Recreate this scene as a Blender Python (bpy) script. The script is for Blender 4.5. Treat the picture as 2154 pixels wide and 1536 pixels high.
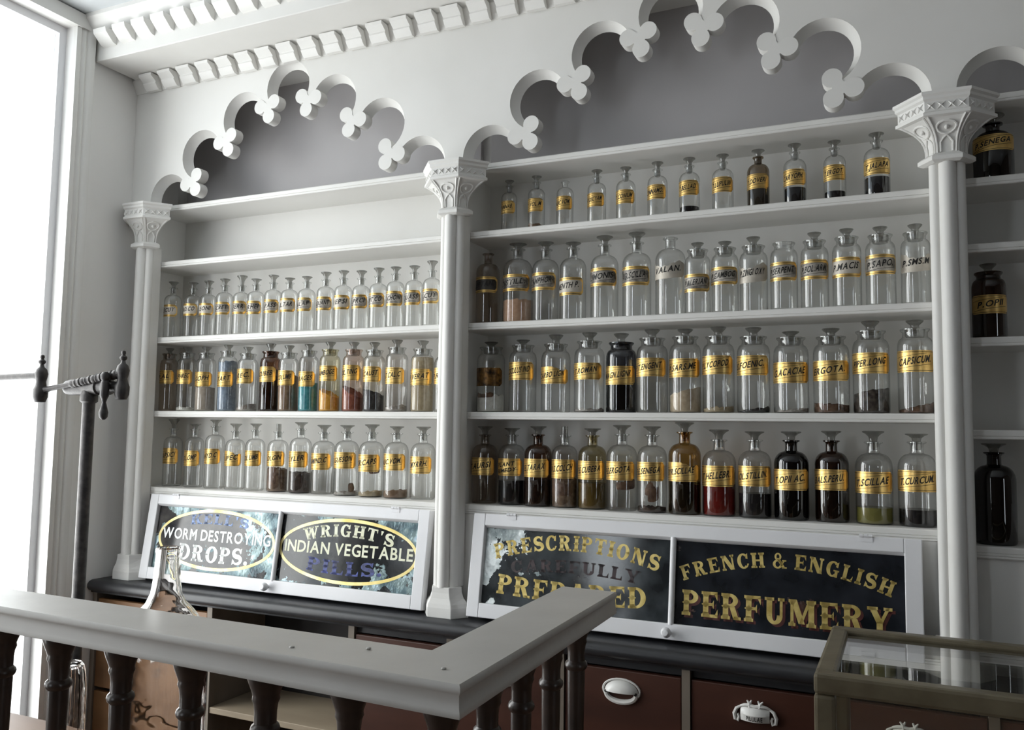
import bpy, bmesh, math, random, re
from mathutils import Vector, Matrix, Euler
from mathutils.geometry import tessellate_polygon
random.seed(7)
S = bpy.context.scene
COL = S.collection
for o in list(bpy.data.objects): bpy.data.objects.remove(o)

# ---------------------------------------------------------------- camera
cam_d = bpy.data.cameras.new('camera'); cam = bpy.data.objects.new('camera', cam_d); COL.objects.link(cam)
cam_d.sensor_width = 36.0; cam_d.lens = 36.0 * 1781.76 / 2154.0; cam_d.clip_start = 0.02
YAW, PIT, ROL = math.radians(-24.8169), math.radians(4.5695), math.radians(0.8445)
fw = Vector((math.sin(YAW)*math.cos(PIT), math.cos(YAW)*math.cos(PIT), math.sin(PIT)))
r0 = fw.cross(Vector((0,0,1))).normalized(); u0 = r0.cross(fw)
rr = math.cos(ROL)*r0 + math.sin(ROL)*u0; uu = -math.sin(ROL)*r0 + math.cos(ROL)*u0
m = Matrix((rr, uu, -fw)).transposed().to_4x4(); m.translation = Vector((0, -2.4, 1.6))
cam.matrix_world = m
S.camera = cam
# ---------------------------------------------------------------- world, daylight, exposure
W = bpy.data.worlds.new('daylight'); S.world = W; W.use_nodes = True
bg = W.node_tree.nodes['Background']; bg.inputs[0].default_value = (0.80, 0.90, 1.0, 1); bg.inputs[1].default_value = 3.0
def area(name, loc, rot, sx, sy, power, color):
    l = bpy.data.lights.new(name, 'AREA'); l.shape = 'RECTANGLE'; l.size = sx; l.size_y = sy; l.energy = power; l.color = color
    o = bpy.data.objects.new(name, l); COL.objects.link(o); o.location = loc; o.rotation_euler = rot
    return o
# daylight outside the two tall windows of the left wall and the shop window behind the camera
area('window_daylight', (-3.06, -0.97, 1.62), (0, math.radians(-90), 0), 2.45, 1.35, 63, (1.0, 0.962, 0.905))
area('window_daylight', (-3.06, -2.25, 1.62), (0, math.radians(-90), 0), 2.40, 0.40, 28, (1.0, 0.965, 0.92))
area('shop_window_daylight', (-2.32, -4.76, 1.70), (math.radians(90), 0, 0), 0.50, 2.00, 15, (0.96, 0.98, 1.0))
area('door_daylight', (3.48, -2.95, 1.45), (0, math.radians(90), 0), 1.70, 0.60, 4, (1.0, 0.96, 0.90))
S.view_settings.view_transform = 'Standard'; S.view_settings.look = 'None'
S.view_settings.gamma = 1.0; S.view_settings.use_curve_mapping = False
S.view_settings.exposure = 0.12
S.cycles.transparent_max_bounces = 40
S.cycles.max_bounces = 10

# ---------------------------------------------------------------- helpers
class MB:
    def __init__(s): s.v = []; s.f = []
    def add(s, vs, fs):
        b = len(s.v); s.v += [tuple(v) for v in vs]; s.f += [tuple(b+i for i in f) for f in fs]; return s
    def box(s, x0, x1, y0, y1, z0, z1):
        vs = [(x,y,z) for z in (z0,z1) for y in (y0,y1) for x in (x0,x1)]
        return s.add(vs, [(0,2,3,1),(4,5,7,6),(0,1,5,4),(2,6,7,3),(0,4,6,2),(1,3,7,5)])
    def lathe(s, prof, n=28, c=(0,0,0), axis='z', cap=True, a0=0.0):
        vs = []
        for r, z in prof:
            for k in range(n):
                a = a0 + 2*math.pi*k/n; p = (r*math.cos(a), r*math.sin(a), z)
                if axis == 'x': p = (z, p[0], p[1])
                elif axis == 'y': p = (p[0], z, p[1])
                vs.append((p[0]+c[0], p[1]+c[1], p[2]+c[2]))
        fs = []
        for i in range(len(prof)-1):
            for k in range(n):
                k2 = (k+1) % n
                fs.append((i*n+k, i*n+k2, (i+1)*n+k2, (i+1)*n+k))
        if cap:
            if prof[0][0] > 1e-6: fs.append(tuple(range(n-1,-1,-1)))
            if prof[-1][0] > 1e-6: b = (len(prof)-1)*n; fs.append(tuple(b+k for k in range(n)))
        return s.add(vs, fs)
    def prism(s, poly, fn0, fn1):
        """poly: 2-d outline; fn0/fn1 map a 2-d point to the two end faces"""
        n = len(poly); vs = [fn0(p) for p in poly] + [fn1(p) for p in poly]
        tri = tessellate_polygon([[Vector((p[0],p[1],0)) for p in poly]])
        fs = [tuple(t) for t in tri] + [tuple(n+i for i in t[::-1]) for t in tri]
        fs += [(i,(i+1)%n,n+(i+1)%n,n+i) for i in range(n)]
        return s.add(vs, fs)
    def extr_x(s, prof, x0, x1):
        return s.prism(prof, lambda p:(x0,p[0],p[1]), lambda p:(x1,p[0],p[1]))
    def tube(s, pts, r, n=12):
        pts = [Vector(p) for p in pts]; rs = r if isinstance(r,(list,tuple)) else [r]*len(pts)
        rings = []; prev = None
        for i, p in enumerate(pts):
            d = (pts[min(i+1,len(pts)-1)] - pts[max(i-1,0)]).normalized()
            if prev is None:
                a = d.orthogonal().normalized()
            else:
                a = (prev - d*prev.dot(d)).normalized()
            prev = a; b = d.cross(a)
            rings.append([p + rs[i]*(math.cos(2*math.pi*k/n)*a + math.sin(2*math.pi*k/n)*b) for k in range(n)])
        vs = [v for rg in rings for v in rg]; fs = []
        for i in range(len(pts)-1):
            for k in range(n): fs.append((i*n+k, i*n+(k+1)%n, (i+1)*n+(k+1)%n, (i+1)*n+k))
        fs.append(tuple(range(n-1,-1,-1))); b = (len(pts)-1)*n; fs.append(tuple(b+k for k in range(n)))
        return s.add(vs, fs)
    def ball(s, c, rx, ry, rz, n=16, m_=10):
        prof = [(math.sin(math.pi*i/m_), -math.cos(math.pi*i/m_)) for i in range(m_+1)]
        t = MB().lathe(prof, n, cap=False)
        return s.add([(c[0]+v[0]*rx, c[1]+v[1]*ry, c[2]+v[2]*rz) for v in t.v], t.f)
    def mesh(s, name, mat, smooth=False):
        me = bpy.data.meshes.new(name); me.from_pydata(s.v, [], s.f); 
        bm = bmesh.new(); bm.from_mesh(me)
        bmesh.ops.remove_doubles(bm, verts=bm.verts, dist=1e-6)
        bmesh.ops.recalc_face_normals(bm, faces=bm.faces)
        if smooth:
            for f in bm.faces: f.smooth = True
            for e in bm.edges:
                if len(e.link_faces) == 2 and e.calc_face_angle(0) > math.radians(smooth if smooth is not True else 35): e.smooth = False
        bm.to_mesh(me); bm.free()
        if mat: me.materials.append(mat)
        return me
    def build(s, name, mat, parent=None, smooth=False, bevel=0.0):
        o = bpy.data.objects.new(name, s.mesh(name, mat, smooth)); COL.objects.link(o)
        if parent: o.parent = parent
        if bevel:
            b = o.modifiers.new('bevel','BEVEL'); b.width = bevel; b.segments = 2; b.limit_method = 'ANGLE'
        return o
def tag(o, label, cat, group=None, kind=None):
    if label: o['label'] = label
    if cat: o['category'] = cat
    if group: o['group'] = group
    if kind: o['kind'] = kind
    return o
def thing(name, loc, label, cat, group=None, rot=(0,0,0)):
    o = bpy.data.objects.new(name, None); COL.objects.link(o); o.location = loc; o.rotation_euler = rot; o.empty_display_size = 0.05
    return tag(o, label, cat, group)
def struct(o): o['kind'] = 'structure'; return o
def inst(name, me, parent, loc=(0,0,0), rot=(0,0,0), scale=(1,1,1)):
    o = bpy.data.objects.new(name, me); COL.objects.link(o); o.parent = parent; o.location = loc; o.rotation_euler = rot; o.scale = scale
    return o

# ---------------------------------------------------------------- materials
def nt(name):
    mt = bpy.data.materials.new(name); mt.use_nodes = True; t = mt.node_tree; t.nodes.clear()
    out = t.nodes.new('ShaderNodeOutputMaterial'); return mt, t, out
def N(t, kind, **kw):
    n = t.nodes.new(kind)
    for k, v in kw.items():
        if k.startswith('i_'): n.inputs[k[2:].replace('_',' ')].default_value = v
        else: setattr(n, k, v)
    return n
def rgba(c): return (c[0], c[1], c[2], 1)
def ramp(t, stops):
    r = t.nodes.new('ShaderNodeValToRGB'); e = r.color_ramp.elements
    while len(e) < len(stops): e.new(0.5)
    for k, (p, c) in enumerate(stops): e[k].position = p; e[k].color = rgba(c) if len(c) == 3 else c
    return r
def surf(name, c1, c2=None, rough=0.5, metal=0.0, scale=6.0, bump=0.0, bscale=None, detail=4, stretch=(1,1,1), spec=0.5, coat=0.0):
    mt, t, out = nt(name); p = N(t,'ShaderNodeBsdfPrincipled'); t.links.new(p.outputs[0], out.inputs[0])
    p.inputs['Roughness'].default_value = rough; p.inputs['Metallic'].default_value = metal
    p.inputs['Specular IOR Level'].default_value = spec; p.inputs['Coat Weight'].default_value = coat
    tc = N(t,'ShaderNodeTexCoord'); mp = N(t,'ShaderNodeMapping'); mp.inputs['Scale'].default_value = stretch
    t.links.new(tc.outputs['Object'], mp.inputs[0])
    if c2:
        nz = N(t,'ShaderNodeTexNoise'); nz.inputs['Scale'].default_value = scale; nz.inputs['Detail'].default_value = detail
        t.links.new(mp.outputs[0], nz.inputs['Vector'])
        r = ramp(t, [(0.32,c1),(0.68,c2)]); t.links.new(nz.outputs[0], r.inputs[0]); t.links.new(r.outputs[0], p.inputs['Base Color'])
    else: p.inputs['Base Color'].default_value = rgba(c1)
    if bump:
        n2 = N(t,'ShaderNodeTexNoise'); n2.inputs['Scale'].default_value = bscale or scale*4; n2.inputs['Detail'].default_value = 5
        t.links.new(mp.outputs[0], n2.inputs['Vector'])
        b = N(t,'ShaderNodeBump'); b.inputs['Strength'].default_value = bump; b.inputs['Distance'].default_value = 0.004
        t.links.new(n2.outputs[0], b.inputs['Height']); t.links.new(b.outputs[0], p.inputs['Normal'])
    return mt
def glass(name, tint=(0.95,0.955,0.95), edge=0.30, refl=0.6, power=3.4, base=0.08, rough=0.02, dust=0.012):
    """thin-walled blown glass: clear seen square on, darker and mirror-like where the wall is seen edge on, a little dust"""
    mt, t, out = nt(name)
    lw = N(t,'ShaderNodeLayerWeight'); lw.inputs['Blend'].default_value = 0.5
    pw = N(t,'ShaderNodeMath', operation='POWER'); pw.inputs[1].default_value = power; t.links.new(lw.outputs['Facing'], pw.inputs[0])
    ma = N(t,'ShaderNodeMath', operation='MULTIPLY_ADD', use_clamp=True); ma.inputs[1].default_value = refl; ma.inputs[2].default_value = base
    t.links.new(pw.outputs[0], ma.inputs[0])
    mc = N(t,'ShaderNodeMix', data_type='RGBA'); mc.inputs[6].default_value = rgba(tint); mc.inputs[7].default_value = rgba([c*edge for c in tint])
    t.links.new(pw.outputs[0], mc.inputs[0])
    tr = N(t,'ShaderNodeBsdfTransparent'); t.links.new(mc.outputs[2], tr.inputs[0])
    gl = N(t,'ShaderNodeBsdfGlossy'); gl.inputs['Roughness'].default_value = rough; gl.inputs[0].default_value = (0.95,0.95,0.95,1)
    df = N(t,'ShaderNodeBsdfDiffuse'); df.inputs[0].default_value = rgba([min(1,c*0.85) for c in tint])
    tc = N(t,'ShaderNodeTexCoord'); nz = N(t,'ShaderNodeTexNoise'); nz.inputs['Scale'].default_value = 30; nz.inputs['Detail'].default_value = 4
    t.links.new(tc.outputs['Object'], nz.inputs['Vector'])
    dm = N(t,'ShaderNodeMath', operation='MULTIPLY'); dm.inputs[1].default_value = dust; t.links.new(nz.outputs[0], dm.inputs[0])
    m0 = N(t,'ShaderNodeMixShader'); t.links.new(dm.outputs[0], m0.inputs[0]); t.links.new(tr.outputs[0], m0.inputs[1]); t.links.new(df.outputs[0], m0.inputs[2])
    m1 = N(t,'ShaderNodeMixShader'); t.links.new(ma.outputs[0], m1.inputs[0]); t.links.new(m0.outputs[0], m1.inputs[1]); t.links.new(gl.outputs[0], m1.inputs[2])
    t.links.new(m1.outputs[0], out.inputs[0])
    return mt
M = {}
M['paint'] = surf('old white paint', (0.74,0.73,0.70), (0.80,0.79,0.765), 0.5, scale=2.5, bump=0.10, bscale=35)
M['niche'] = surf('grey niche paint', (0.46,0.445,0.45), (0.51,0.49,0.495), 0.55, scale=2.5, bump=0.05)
M['wallpaint'] = surf('white wall paint', (0.80,0.79,0.77), (0.85,0.84,0.82), 0.6, scale=2, bump=0.06, bscale=30)
M['panelling'] = surf('dark shop panelling', (0.07,0.05,0.04), (0.11,0.08,0.06), 0.5, scale=4)
M['ceil'] = surf('ceiling paint', (0.62,0.65,0.67), (0.67,0.70,0.72), 0.7, scale=2, bump=0.05)
M['sash'] = surf('sash white paint', (0.78,0.78,0.80), (0.83,0.83,0.85), 0.45, scale=3, bump=0.08, bscale=40)
M['rail'] = surf('grey rail paint', (0.43,0.415,0.39), (0.49,0.475,0.45), 0.42, scale=5, bump=0.22, bscale=25)
M['counter'] = surf('dark counter', (0.018,0.019,0.022), (0.045,0.046,0.05), 0.38, scale=9, bump=0.15, stretch=(0.3,1,1))
M['mahog'] = surf('dark red mahogany', (0.045,0.016,0.010), (0.085,0.030,0.018), 0.42, scale=8, bump=0.08, stretch=(0.25,1,1))
M['lit_drawer'] = surf('worn light brown drawer wood', (0.12,0.055,0.020), (0.25,0.125,0.048), 0.5, scale=6, bump=0.1, stretch=(0.4,1,1))  # window light on the left drawers painted in as a paler, warmer brown
M['stile'] = surf('dull brown stile wood', (0.16,0.13,0.10), (0.22,0.185,0.15), 0.55, scale=10, stretch=(1,1,0.2))
M['board'] = surf('pale shelf board', (0.30,0.24,0.17), (0.38,0.31,0.22), 0.6, scale=8, stretch=(0.3,1,1))
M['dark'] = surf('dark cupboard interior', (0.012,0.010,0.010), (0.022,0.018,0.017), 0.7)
M['turned'] = surf('black turned wood', (0.020,0.014,0.012), (0.045,0.030,0.024), 0.30, scale=14, bump=0.05)
M['floor'] = surf('brown floor boards', (0.10,0.055,0.03), (0.18,0.10,0.06), 0.45, scale=7, stretch=(0.2,1,1), bump=0.1)
M['countwood'] = surf('brown counter wood', (0.16,0.09,0.055), (0.24,0.14,0.085), 0.4, scale=7, stretch=(0.2,1,1), bump=0.08)
M['iron'] = surf('dark iron', (0.035,0.033,0.034), (0.075,0.07,0.068), 0.45, metal=0.55, scale=40, bump=0.15)
M['porcelain'] = surf('chipped white enamel', (0.78,0.77,0.74), (0.84,0.83,0.80), 0.25, scale=10)
M['black'] = surf('black paint', (0.006,0.006,0.006), None, 0.5)
M['casewood'] = surf('olive brown case frame', (0.115,0.095,0.060), (0.17,0.145,0.095), 0.35, scale=20, bump=0.08)
M['gold'] = surf('gold leaf label', (0.62,0.39,0.12), (0.86,0.60,0.22), 0.33, metal=0.80, scale=28, bump=0.12, bscale=60)
M['goldtorn'] = surf('browned gold leaf', (0.30,0.17,0.05), (0.80,0.52,0.18), 0.4, metal=0.65, scale=40, bump=0.2, bscale=70)
M['silver'] = surf('tarnished silver label', (0.020,0.018,0.016), (0.62,0.57,0.50), 0.4, metal=0.35, scale=34, bump=0.15, bscale=70)
M['faded'] = surf('faded cream label', (0.46,0.42,0.36), (0.62,0.57,0.49), 0.45, metal=0.2, scale=30, bump=0.1)
M['darklab'] = surf('blackened label', (0.012,0.011,0.010), (0.09,0.08,0.07), 0.4, metal=0.3, scale=30)
M['ruined'] = surf('ruined brown label', (0.012,0.007,0.004), (0.26,0.13,0.03), 0.35, metal=0.5, scale=60, bump=0.4, bscale=90)
M['stain'] = surf('dried brown stain', (0.07,0.03,0.015), (0.20,0.11,0.06), 0.6, scale=50)
M['ink'] = surf('black ink', (0.008,0.007,0.006), None, 0.55)
M['signgold'] = surf('sign gold leaf', (0.52,0.38,0.10), (0.80,0.64,0.24), 0.38, metal=0.35, scale=40, bump=0.1)
M['ringgold'] = surf('bright gold ring', (0.70,0.55,0.16), (0.92,0.82,0.46), 0.35, metal=0.35, scale=14)
M['signwhite'] = surf('sign white', (0.86,0.90,0.88), (0.95,0.96,0.95), 0.4, scale=30)
M['signcream'] = surf('sign cream', (0.74,0.74,0.52), (0.86,0.87,0.70), 0.4, scale=40)
M['signblue'] = surf('faded blue lettering', (0.010,0.014,0.06), (0.05,0.08,0.36), 0.35, scale=45)
M['signblue2'] = surf('flaked blue lettering', (0.03,0.05,0.10), (0.18,0.30,0.62), 0.3, scale=60)
M['signshade'] = surf('dull red letter shade', (0.055,0.014,0.012), (0.11,0.03,0.026), 0.4, scale=40)
M['signfaint'] = surf('flaked maroon lettering', (0.016,0.012,0.013), (0.06,0.035,0.038), 0.4, scale=50)
M['g_clear'] = glass('clear bottle glass')
M['g_stopper'] = glass('ground glass stopper', (0.62,0.62,0.60), 0.32, dust=0.14, rough=0.08)
M['g_smoke'] = glass('smoky bottle glass', (0.72,0.66,0.60), 0.4)  # brownish glass; also paints in the shadow on a dark bottle
M['g_brown'] = glass('brown bottle glass', (0.40,0.26,0.18), 0.4)
M['g_stained'] = glass('stained bottle glass', (0.46,0.38,0.28), 0.4, dust=0.1)
M['g_yellow'] = glass('yellow dusted glass', (0.91,0.88,0.75), 0.5)
M['g_pink'] = glass('pink dusted glass', (0.89,0.80,0.75), 0.5)
M['g_olive'] = glass('olive bottle glass', (0.74,0.68,0.50), 0.45)
M['g_amber'] = glass('amber bottle glass', (0.68,0.50,0.25), 0.4)
M['g_darkamber'] = glass('dark amber bottle glass', (0.20,0.10,0.05), 0.4, dust=0.03)
M['g_darkblue'] = glass('blue black bottle glass', (0.30,0.31,0.34), 0.4)
M['g_blackglass'] = glass('black bottle glass', (0.03,0.025,0.03), 0.4, dust=0.01)
M['pane'] = glass('window pane', (0.97,0.98,0.98), 0.8, dust=0.0)
M['caseglass'] = glass('case glass', (0.90,0.90,0.86), 0.6, refl=0.85, power=3.0, base=0.06, rough=0.01, dust=0.05)
CONT = dict(white=((0.62,0.60,0.55),(0.74,0.72,0.66)), greybrown=((0.34,0.29,0.24),(0.42,0.36,0.30)), bluegrey=((0.16,0.20,0.26),(0.28,0.34,0.42)),
  grit=((0.24,0.20,0.17),(0.48,0.45,0.42)), darkbrown=((0.020,0.012,0.009),(0.06,0.036,0.026)), brown=((0.16,0.10,0.06),(0.24,0.155,0.095)), teal=((0.03,0.20,0.24),(0.08,0.34,0.38)),
  orange=((0.62,0.30,0.05),(0.80,0.46,0.10)), redbrown=((0.22,0.08,0.055),(0.36,0.15,0.10)), blackchips=((0.008,0.008,0.009),(0.05,0.045,0.045)), tan=((0.34,0.27,0.17),(0.44,0.36,0.24)),
  brownfilm=((0.10,0.06,0.04),(0.24,0.16,0.10)), black=((0.004,0.004,0.005),(0.010,0.009,0.010)), peach=((0.50,0.30,0.19),(0.58,0.38,0.26)), beige=((0.46,0.36,0.25),(0.56,0.46,0.33)),
  brownchips=((0.06,0.032,0.018),(0.18,0.10,0.06)), darkchips=((0.018,0.014,0.011),(0.10,0.08,0.065)), olive=((0.14,0.105,0.045),(0.20,0.15,0.07)), red=((0.09,0.004,0.003),(0.17,0.010,0.006)), oliveliquid=((0.15,0.14,0.035),(0.20,0.18,0.055)))
LIQ = ('black','olive','red','oliveliquid')
for k, (a, b) in CONT.items():
    M['c_'+k] = surf('contents '+k, a, b, 0.15 if k in LIQ else 0.85, spec=0.1 if k in LIQ else 0.3, scale=20 if k in LIQ else 90, bump=0 if k in LIQ else (0.6 if 'chips' in k or k=='grit' else 0.2), bscale=120)
def pane_mat(name, dark, dark2, foil, thr, ell=None, xbias=0.0, seed=0.0, bright=1.0):
    """reverse-painted glass: near-black paint with flakes of crumpled foil backing, reflections painted into some foil colours"""
    mt, t, out = nt(name)
    tc = N(t,'ShaderNodeTexCoord'); mp = N(t,'ShaderNodeMapping'); mp.inputs['Location'].default_value = (seed, seed*0.7, seed*1.3); t.links.new(tc.outputs['Object'], mp.inputs[0])
    n1 = N(t,'ShaderNodeTexNoise'); n1.inputs['Scale'].default_value = 9; n1.inputs['Detail'].default_value = 6; n1.inputs['Roughness'].default_value = 0.62; t.links.new(mp.outputs[0], n1.inputs['Vector'])
    n2 = N(t,'ShaderNodeTexVoronoi'); n2.inputs['Scale'].default_value = 55; t.links.new(mp.outputs[0], n2.inputs['Vector'])
    n3 = N(t,'ShaderNodeTexNoise'); n3.inputs['Scale'].default_value = 14; n3.inputs['Detail'].default_value = 3; t.links.new(mp.outputs[0], n3.inputs['Vector'])
    sx = N(t,'ShaderNodeSeparateXYZ'); t.links.new(tc.outputs['Object'], sx.inputs[0])
    val = n1.outputs[0]
    def op(o, a, b, c=None):
        n = N(t,'ShaderNodeMath', operation=o)
        for i, q in enumerate((a,b,c)):
            if q is None: continue
            if isinstance(q,(int,float)): n.inputs[i].default_value = q
            else: t.links.new(q, n.inputs[i])
        return n.outputs[0]
    if xbias: val = op('ADD', val, op('MULTIPLY', sx.outputs[0], -xbias))
    if ell:
        e = op('ADD', op('POWER', op('ABSOLUTE', op('DIVIDE', sx.outputs[0], ell[0]), 0), 2), op('POWER', op('ABSOLUTE', op('DIVIDE', sx.outputs[2], ell[1]), 0), 2))
        outside = op('GREATER_THAN', e, 1.0); val = op('ADD', val, op('MULTIPLY', outside, ell[2])); 
    mask = op('GREATER_THAN', val, thr)
    pd = N(t,'ShaderNodeBsdfPrincipled'); rp = ramp(t, [(0.35,dark),(0.7,dark2)]); t.links.new(n3.outputs[0], rp.inputs[0]); t.links.new(rp.outputs[0], pd.inputs['Base Color']); pd.inputs['Roughness'].default_value = 0.10
    pf = N(t,'ShaderNodeBsdfPrincipled'); rf = ramp(t, foil); t.links.new(n3.outputs[0], rf.inputs[0]); t.links.new(rf.outputs[0], pf.inputs['Base Color']); pf.inputs['Metallic'].default_value = 0.35; pf.inputs['Roughness'].default_value = 0.28
    b = N(t,'ShaderNodeBump'); b.inputs['Strength'].default_value = 0.9; b.inputs['Distance'].default_value = 0.012; t.links.new(n1.outputs[0], b.inputs['Height']); t.links.new(b.outputs[0], pf.inputs['Normal'])
    ms = N(t,'ShaderNodeMixShader'); t.links.new(mask, ms.inputs[0]); t.links.new(pd.outputs[0], ms.inputs[1]); t.links.new(pf.outputs[0], ms.inputs[2]); t.links.new(ms.outputs[0], out.inputs[0])
    return mt
FOIL_REFLECT = [(0.34,(0.020,0.035,0.045)),(0.46,(0.10,0.16,0.18)),(0.55,(0.20,0.27,0.27)),(0.63,(0.42,0.55,0.62)),(0.72,(0.10,0.12,0.10))]  # foil tints, with mirror-like reflections painted in as pale blue patches
M['pane1'] = pane_mat('worm drops pane', (0.012,0.014,0.018),(0.085,0.078,0.074), FOIL_REFLECT, 0.60, ell=(0.27,0.105,0.16), xbias=-0.25, seed=1.0)
M['pane2'] = pane_mat('vegetable pills pane', (0.006,0.008,0.010),(0.024,0.026,0.028), FOIL_REFLECT, 0.66, ell=(0.27,0.105,0.16), xbias=-0.10, seed=4.2)
M['pane3'] = pane_mat('prescriptions pane', (0.006,0.008,0.010),(0.050,0.060,0.066), [(0.3,(0.10,0.13,0.14)),(0.45,(0.35,0.40,0.40)),(0.56,(0.85,0.9,0.9)),(0.8,(0.5,0.6,0.6))], 0.72, xbias=0.85, seed=8.4)  # white patches at left paint in the foil's reflections
M['pane4'] = pane_mat('perfumery pane', (0.008,0.010,0.013),(0.024,0.028,0.036), [(0.3,(0.05,0.03,0.02)),(0.5,(0.09,0.05,0.04)),(0.62,(0.05,0.04,0.04)),(0.8,(0.03,0.03,0.03))], 0.62, seed=3.1)
# ================================================================ ROOM
XL, XR, YF, ZC = -2.77, 3.2, -4.55, 3.14
struct(MB().box(XL-0.15, XR+0.15, YF-0.15, 0.35, -0.1, 0.0).build('floor', M['floor']))
struct(MB().box(XL-0.15, XR+0.15, YF-0.15, 0.35, ZC, ZC+0.1).build('ceiling', M['ceil']))
struct(MB().box(XL-0.15, XR+0.15, 0.20, 0.35, 0, ZC).build('wall_back', M['wallpaint']))
struct(MB().box(XR, XR+0.15, YF-0.15, -3.30, 0, ZC).box(XR, XR+0.15, -2.60, 0.20, 0, ZC).box(XR, XR+0.15, -3.30, -2.60, 2.35, ZC).build('wall_right', M['panelling']))
d1 = bpy.data.objects.new('door_1', None); COL.objects.link(d1); d1.location = (XR, -2.95, 0); struct(d1)
MB().box(0.03, 0.07, -0.35, 0.35, 0, 0.60).box(0.03, 0.07, -0.35, -0.30, 0.60, 2.35).box(0.03, 0.07, 0.30, 0.35, 0.60, 2.35).box(0.03, 0.07, -0.30, 0.30, 2.29, 2.35).build('door_leaf', M['panelling'], d1)
MB().box(0.048, 0.052, -0.30, 0.30, 0.60, 2.29).build('door_pane', M['pane'], d1)
WIN = [(-0.33, -1.60), (-2.02, -2.48)]; WZ0, WZ1 = 0.42, 3.082
wl = MB()
ys = [0.20, WIN[0][0], WIN[0][1], WIN[1][0], WIN[1][1], YF-0.15]
for k in range(0, 6, 2): wl.box(XL-0.15, XL, ys[k+1], ys[k], 0, ZC)
for a, b in WIN: wl.box(XL-0.15, XL, b, a, 0, WZ0).box(XL-0.15, XL, b, a, WZ1, ZC)
struct(wl.build('wall_left', M['wallpaint']))
FW = (-2.58, -2.06, 0.70, 2.72)
wf = MB().box(XL, FW[0], YF-0.15, YF, 0, ZC).box(FW[1], XR, YF-0.15, YF, 0, ZC).box(FW[0], FW[1], YF-0.15, YF, 0, FW[2]).box(FW[0], FW[1], YF-0.15, YF, FW[3], ZC)
struct(wf.build('wall_front', M['panelling']))
# tall windows of the left wall, with casings
for i, (a, b) in enumerate(WIN):
    w = bpy.data.objects.new('window_%d' % (i+1), None); COL.objects.link(w); w.location = (XL, (a+b)/2, WZ0); struct(w)
    hy = (a-b)/2; hz = WZ1-WZ0
    st = 0.028
    for q in (-1, 1): MB().box(-0.09, -0.04, min(q*hy,q*(hy-st)), max(q*hy,q*(hy-st)), 0, hz).build('frame_stile', M['sash'], w)
    MB().box(-0.09, -0.04, -hy+st, hy-st, 0, 0.09).build('bottom_rail', M['sash'], w); MB().box(-0.09, -0.04, -hy+st, hy-st, hz-0.03, hz).build('top_rail', M['sash'], w)
    MB().box(-0.085, -0.045, -0.02, 0.02, 0.09, hz-0.03).build('mullion', M['sash'], w)
    for q in (-1, 1): MB().box(-0.067, -0.063, min(q*0.02,q*(hy-st)), max(q*0.02,q*(hy-st)), 0.09, hz-0.03).build('pane', M['pane'], w)
    c = MB(); cw = 0.075
    prof = [(0.0,0.0),(0.018,0.0),(0.018,0.018),(0.012,0.024),(0.016,0.030),(0.020,0.036),(0.016,0.044),(0.022,0.050),(0.026,0.058),(0.026,cw),(0.0,cw)]
    for s, e in ((1, hy), (-1, -hy)):
        c.prism(prof, lambda p: (p[0], e+s*p[1], -0.1), lambda p: (p[0], e+s*p[1], hz+0.05))
    c.box(0, 0.026, -hy-cw, hy+cw, hz, hz+0.052)
    c.build('casing', M['paint'], w, smooth=30)
w = bpy.data.objects.new('window_3', None); COL.objects.link(w); w.location = (0, YF, 0); struct(w)
MB().box(FW[0], FW[0]+0.06, -0.09, -0.04, FW[2], FW[3]).box(FW[1]-0.06, FW[1], -0.09, -0.04, FW[2], FW[3]).box(FW[0], FW[1], -0.09, -0.04, FW[2], FW[2]+0.07).box(FW[0], FW[1], -0.09, -0.04, FW[3]-0.06, FW[3]).build('window_frame', M['sash'], w)
MB().box(FW[0], FW[1], -0.068, -0.062, FW[2], FW[3]).build('pane', M['pane'], w)

# ================================================================ CORNICE
co = thing('cornice', (0, 0, 2.98), 'white painted cornice with two rows of dentil blocks below the ceiling', 'cornice')
X0, X1 = XL, 2.6
# coordinates below are relative to z = 2.98
MB().extr_x([(-0.03,0.16),(-0.03,0.098),(-0.262,0.098),(-0.268,0.104),(-0.272,0.112),(-0.286,0.122),(-0.292,0.134),(-0.304,0.145),(-0.304,0.16)], X0, X1).build('crown_moulding', M['paint'], co, smooth=30)
MB().box(X0+0.012, X1, -0.242, -0.03, 0.0, 0.098).build('soffit_box', M['paint'], co, bevel=0.003)
MB().extr_x([(-0.03,0.0),(-0.062,0.0),(-0.062,-0.006),(-0.046,-0.036),(-0.040,-0.052),(-0.03,-0.052)], X0, X1).build('bed_moulding', M['paint'], co)
du = MB().extr_x([(-0.24,0.0955),(-0.296,0.0955),(-0.292,0.080),(-0.272,0.062),(-0.258,0.050),(-0.24,0.046)], -0.0325, 0.0325).mesh('dentil', M['paint'], smooth=30)
dl = MB().extr_x([(-0.04,-0.004),(-0.100,-0.004),(-0.098,-0.014),(-0.082,-0.024),(-0.074,-0.030),(-0.076,-0.036),(-0.066,-0.048),(-0.056,-0.056),(-0.04,-0.056)], -0.0325, 0.0325).mesh('dentil', M['paint'], smooth=30)
for k in range(54):
    x = -2.633 + 0.0965*k - 0.0485
    if X0 + 0.035 < x < X1 - 0.04: inst('dentil', du, co, (x, 0, 0))
    x = -2.516 + 0.0965*(k-2) - 0.0485
    if X0 + 0.033 < x < X1 - 0.04: inst('dentil', dl, co, (x, 0, 0))

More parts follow.
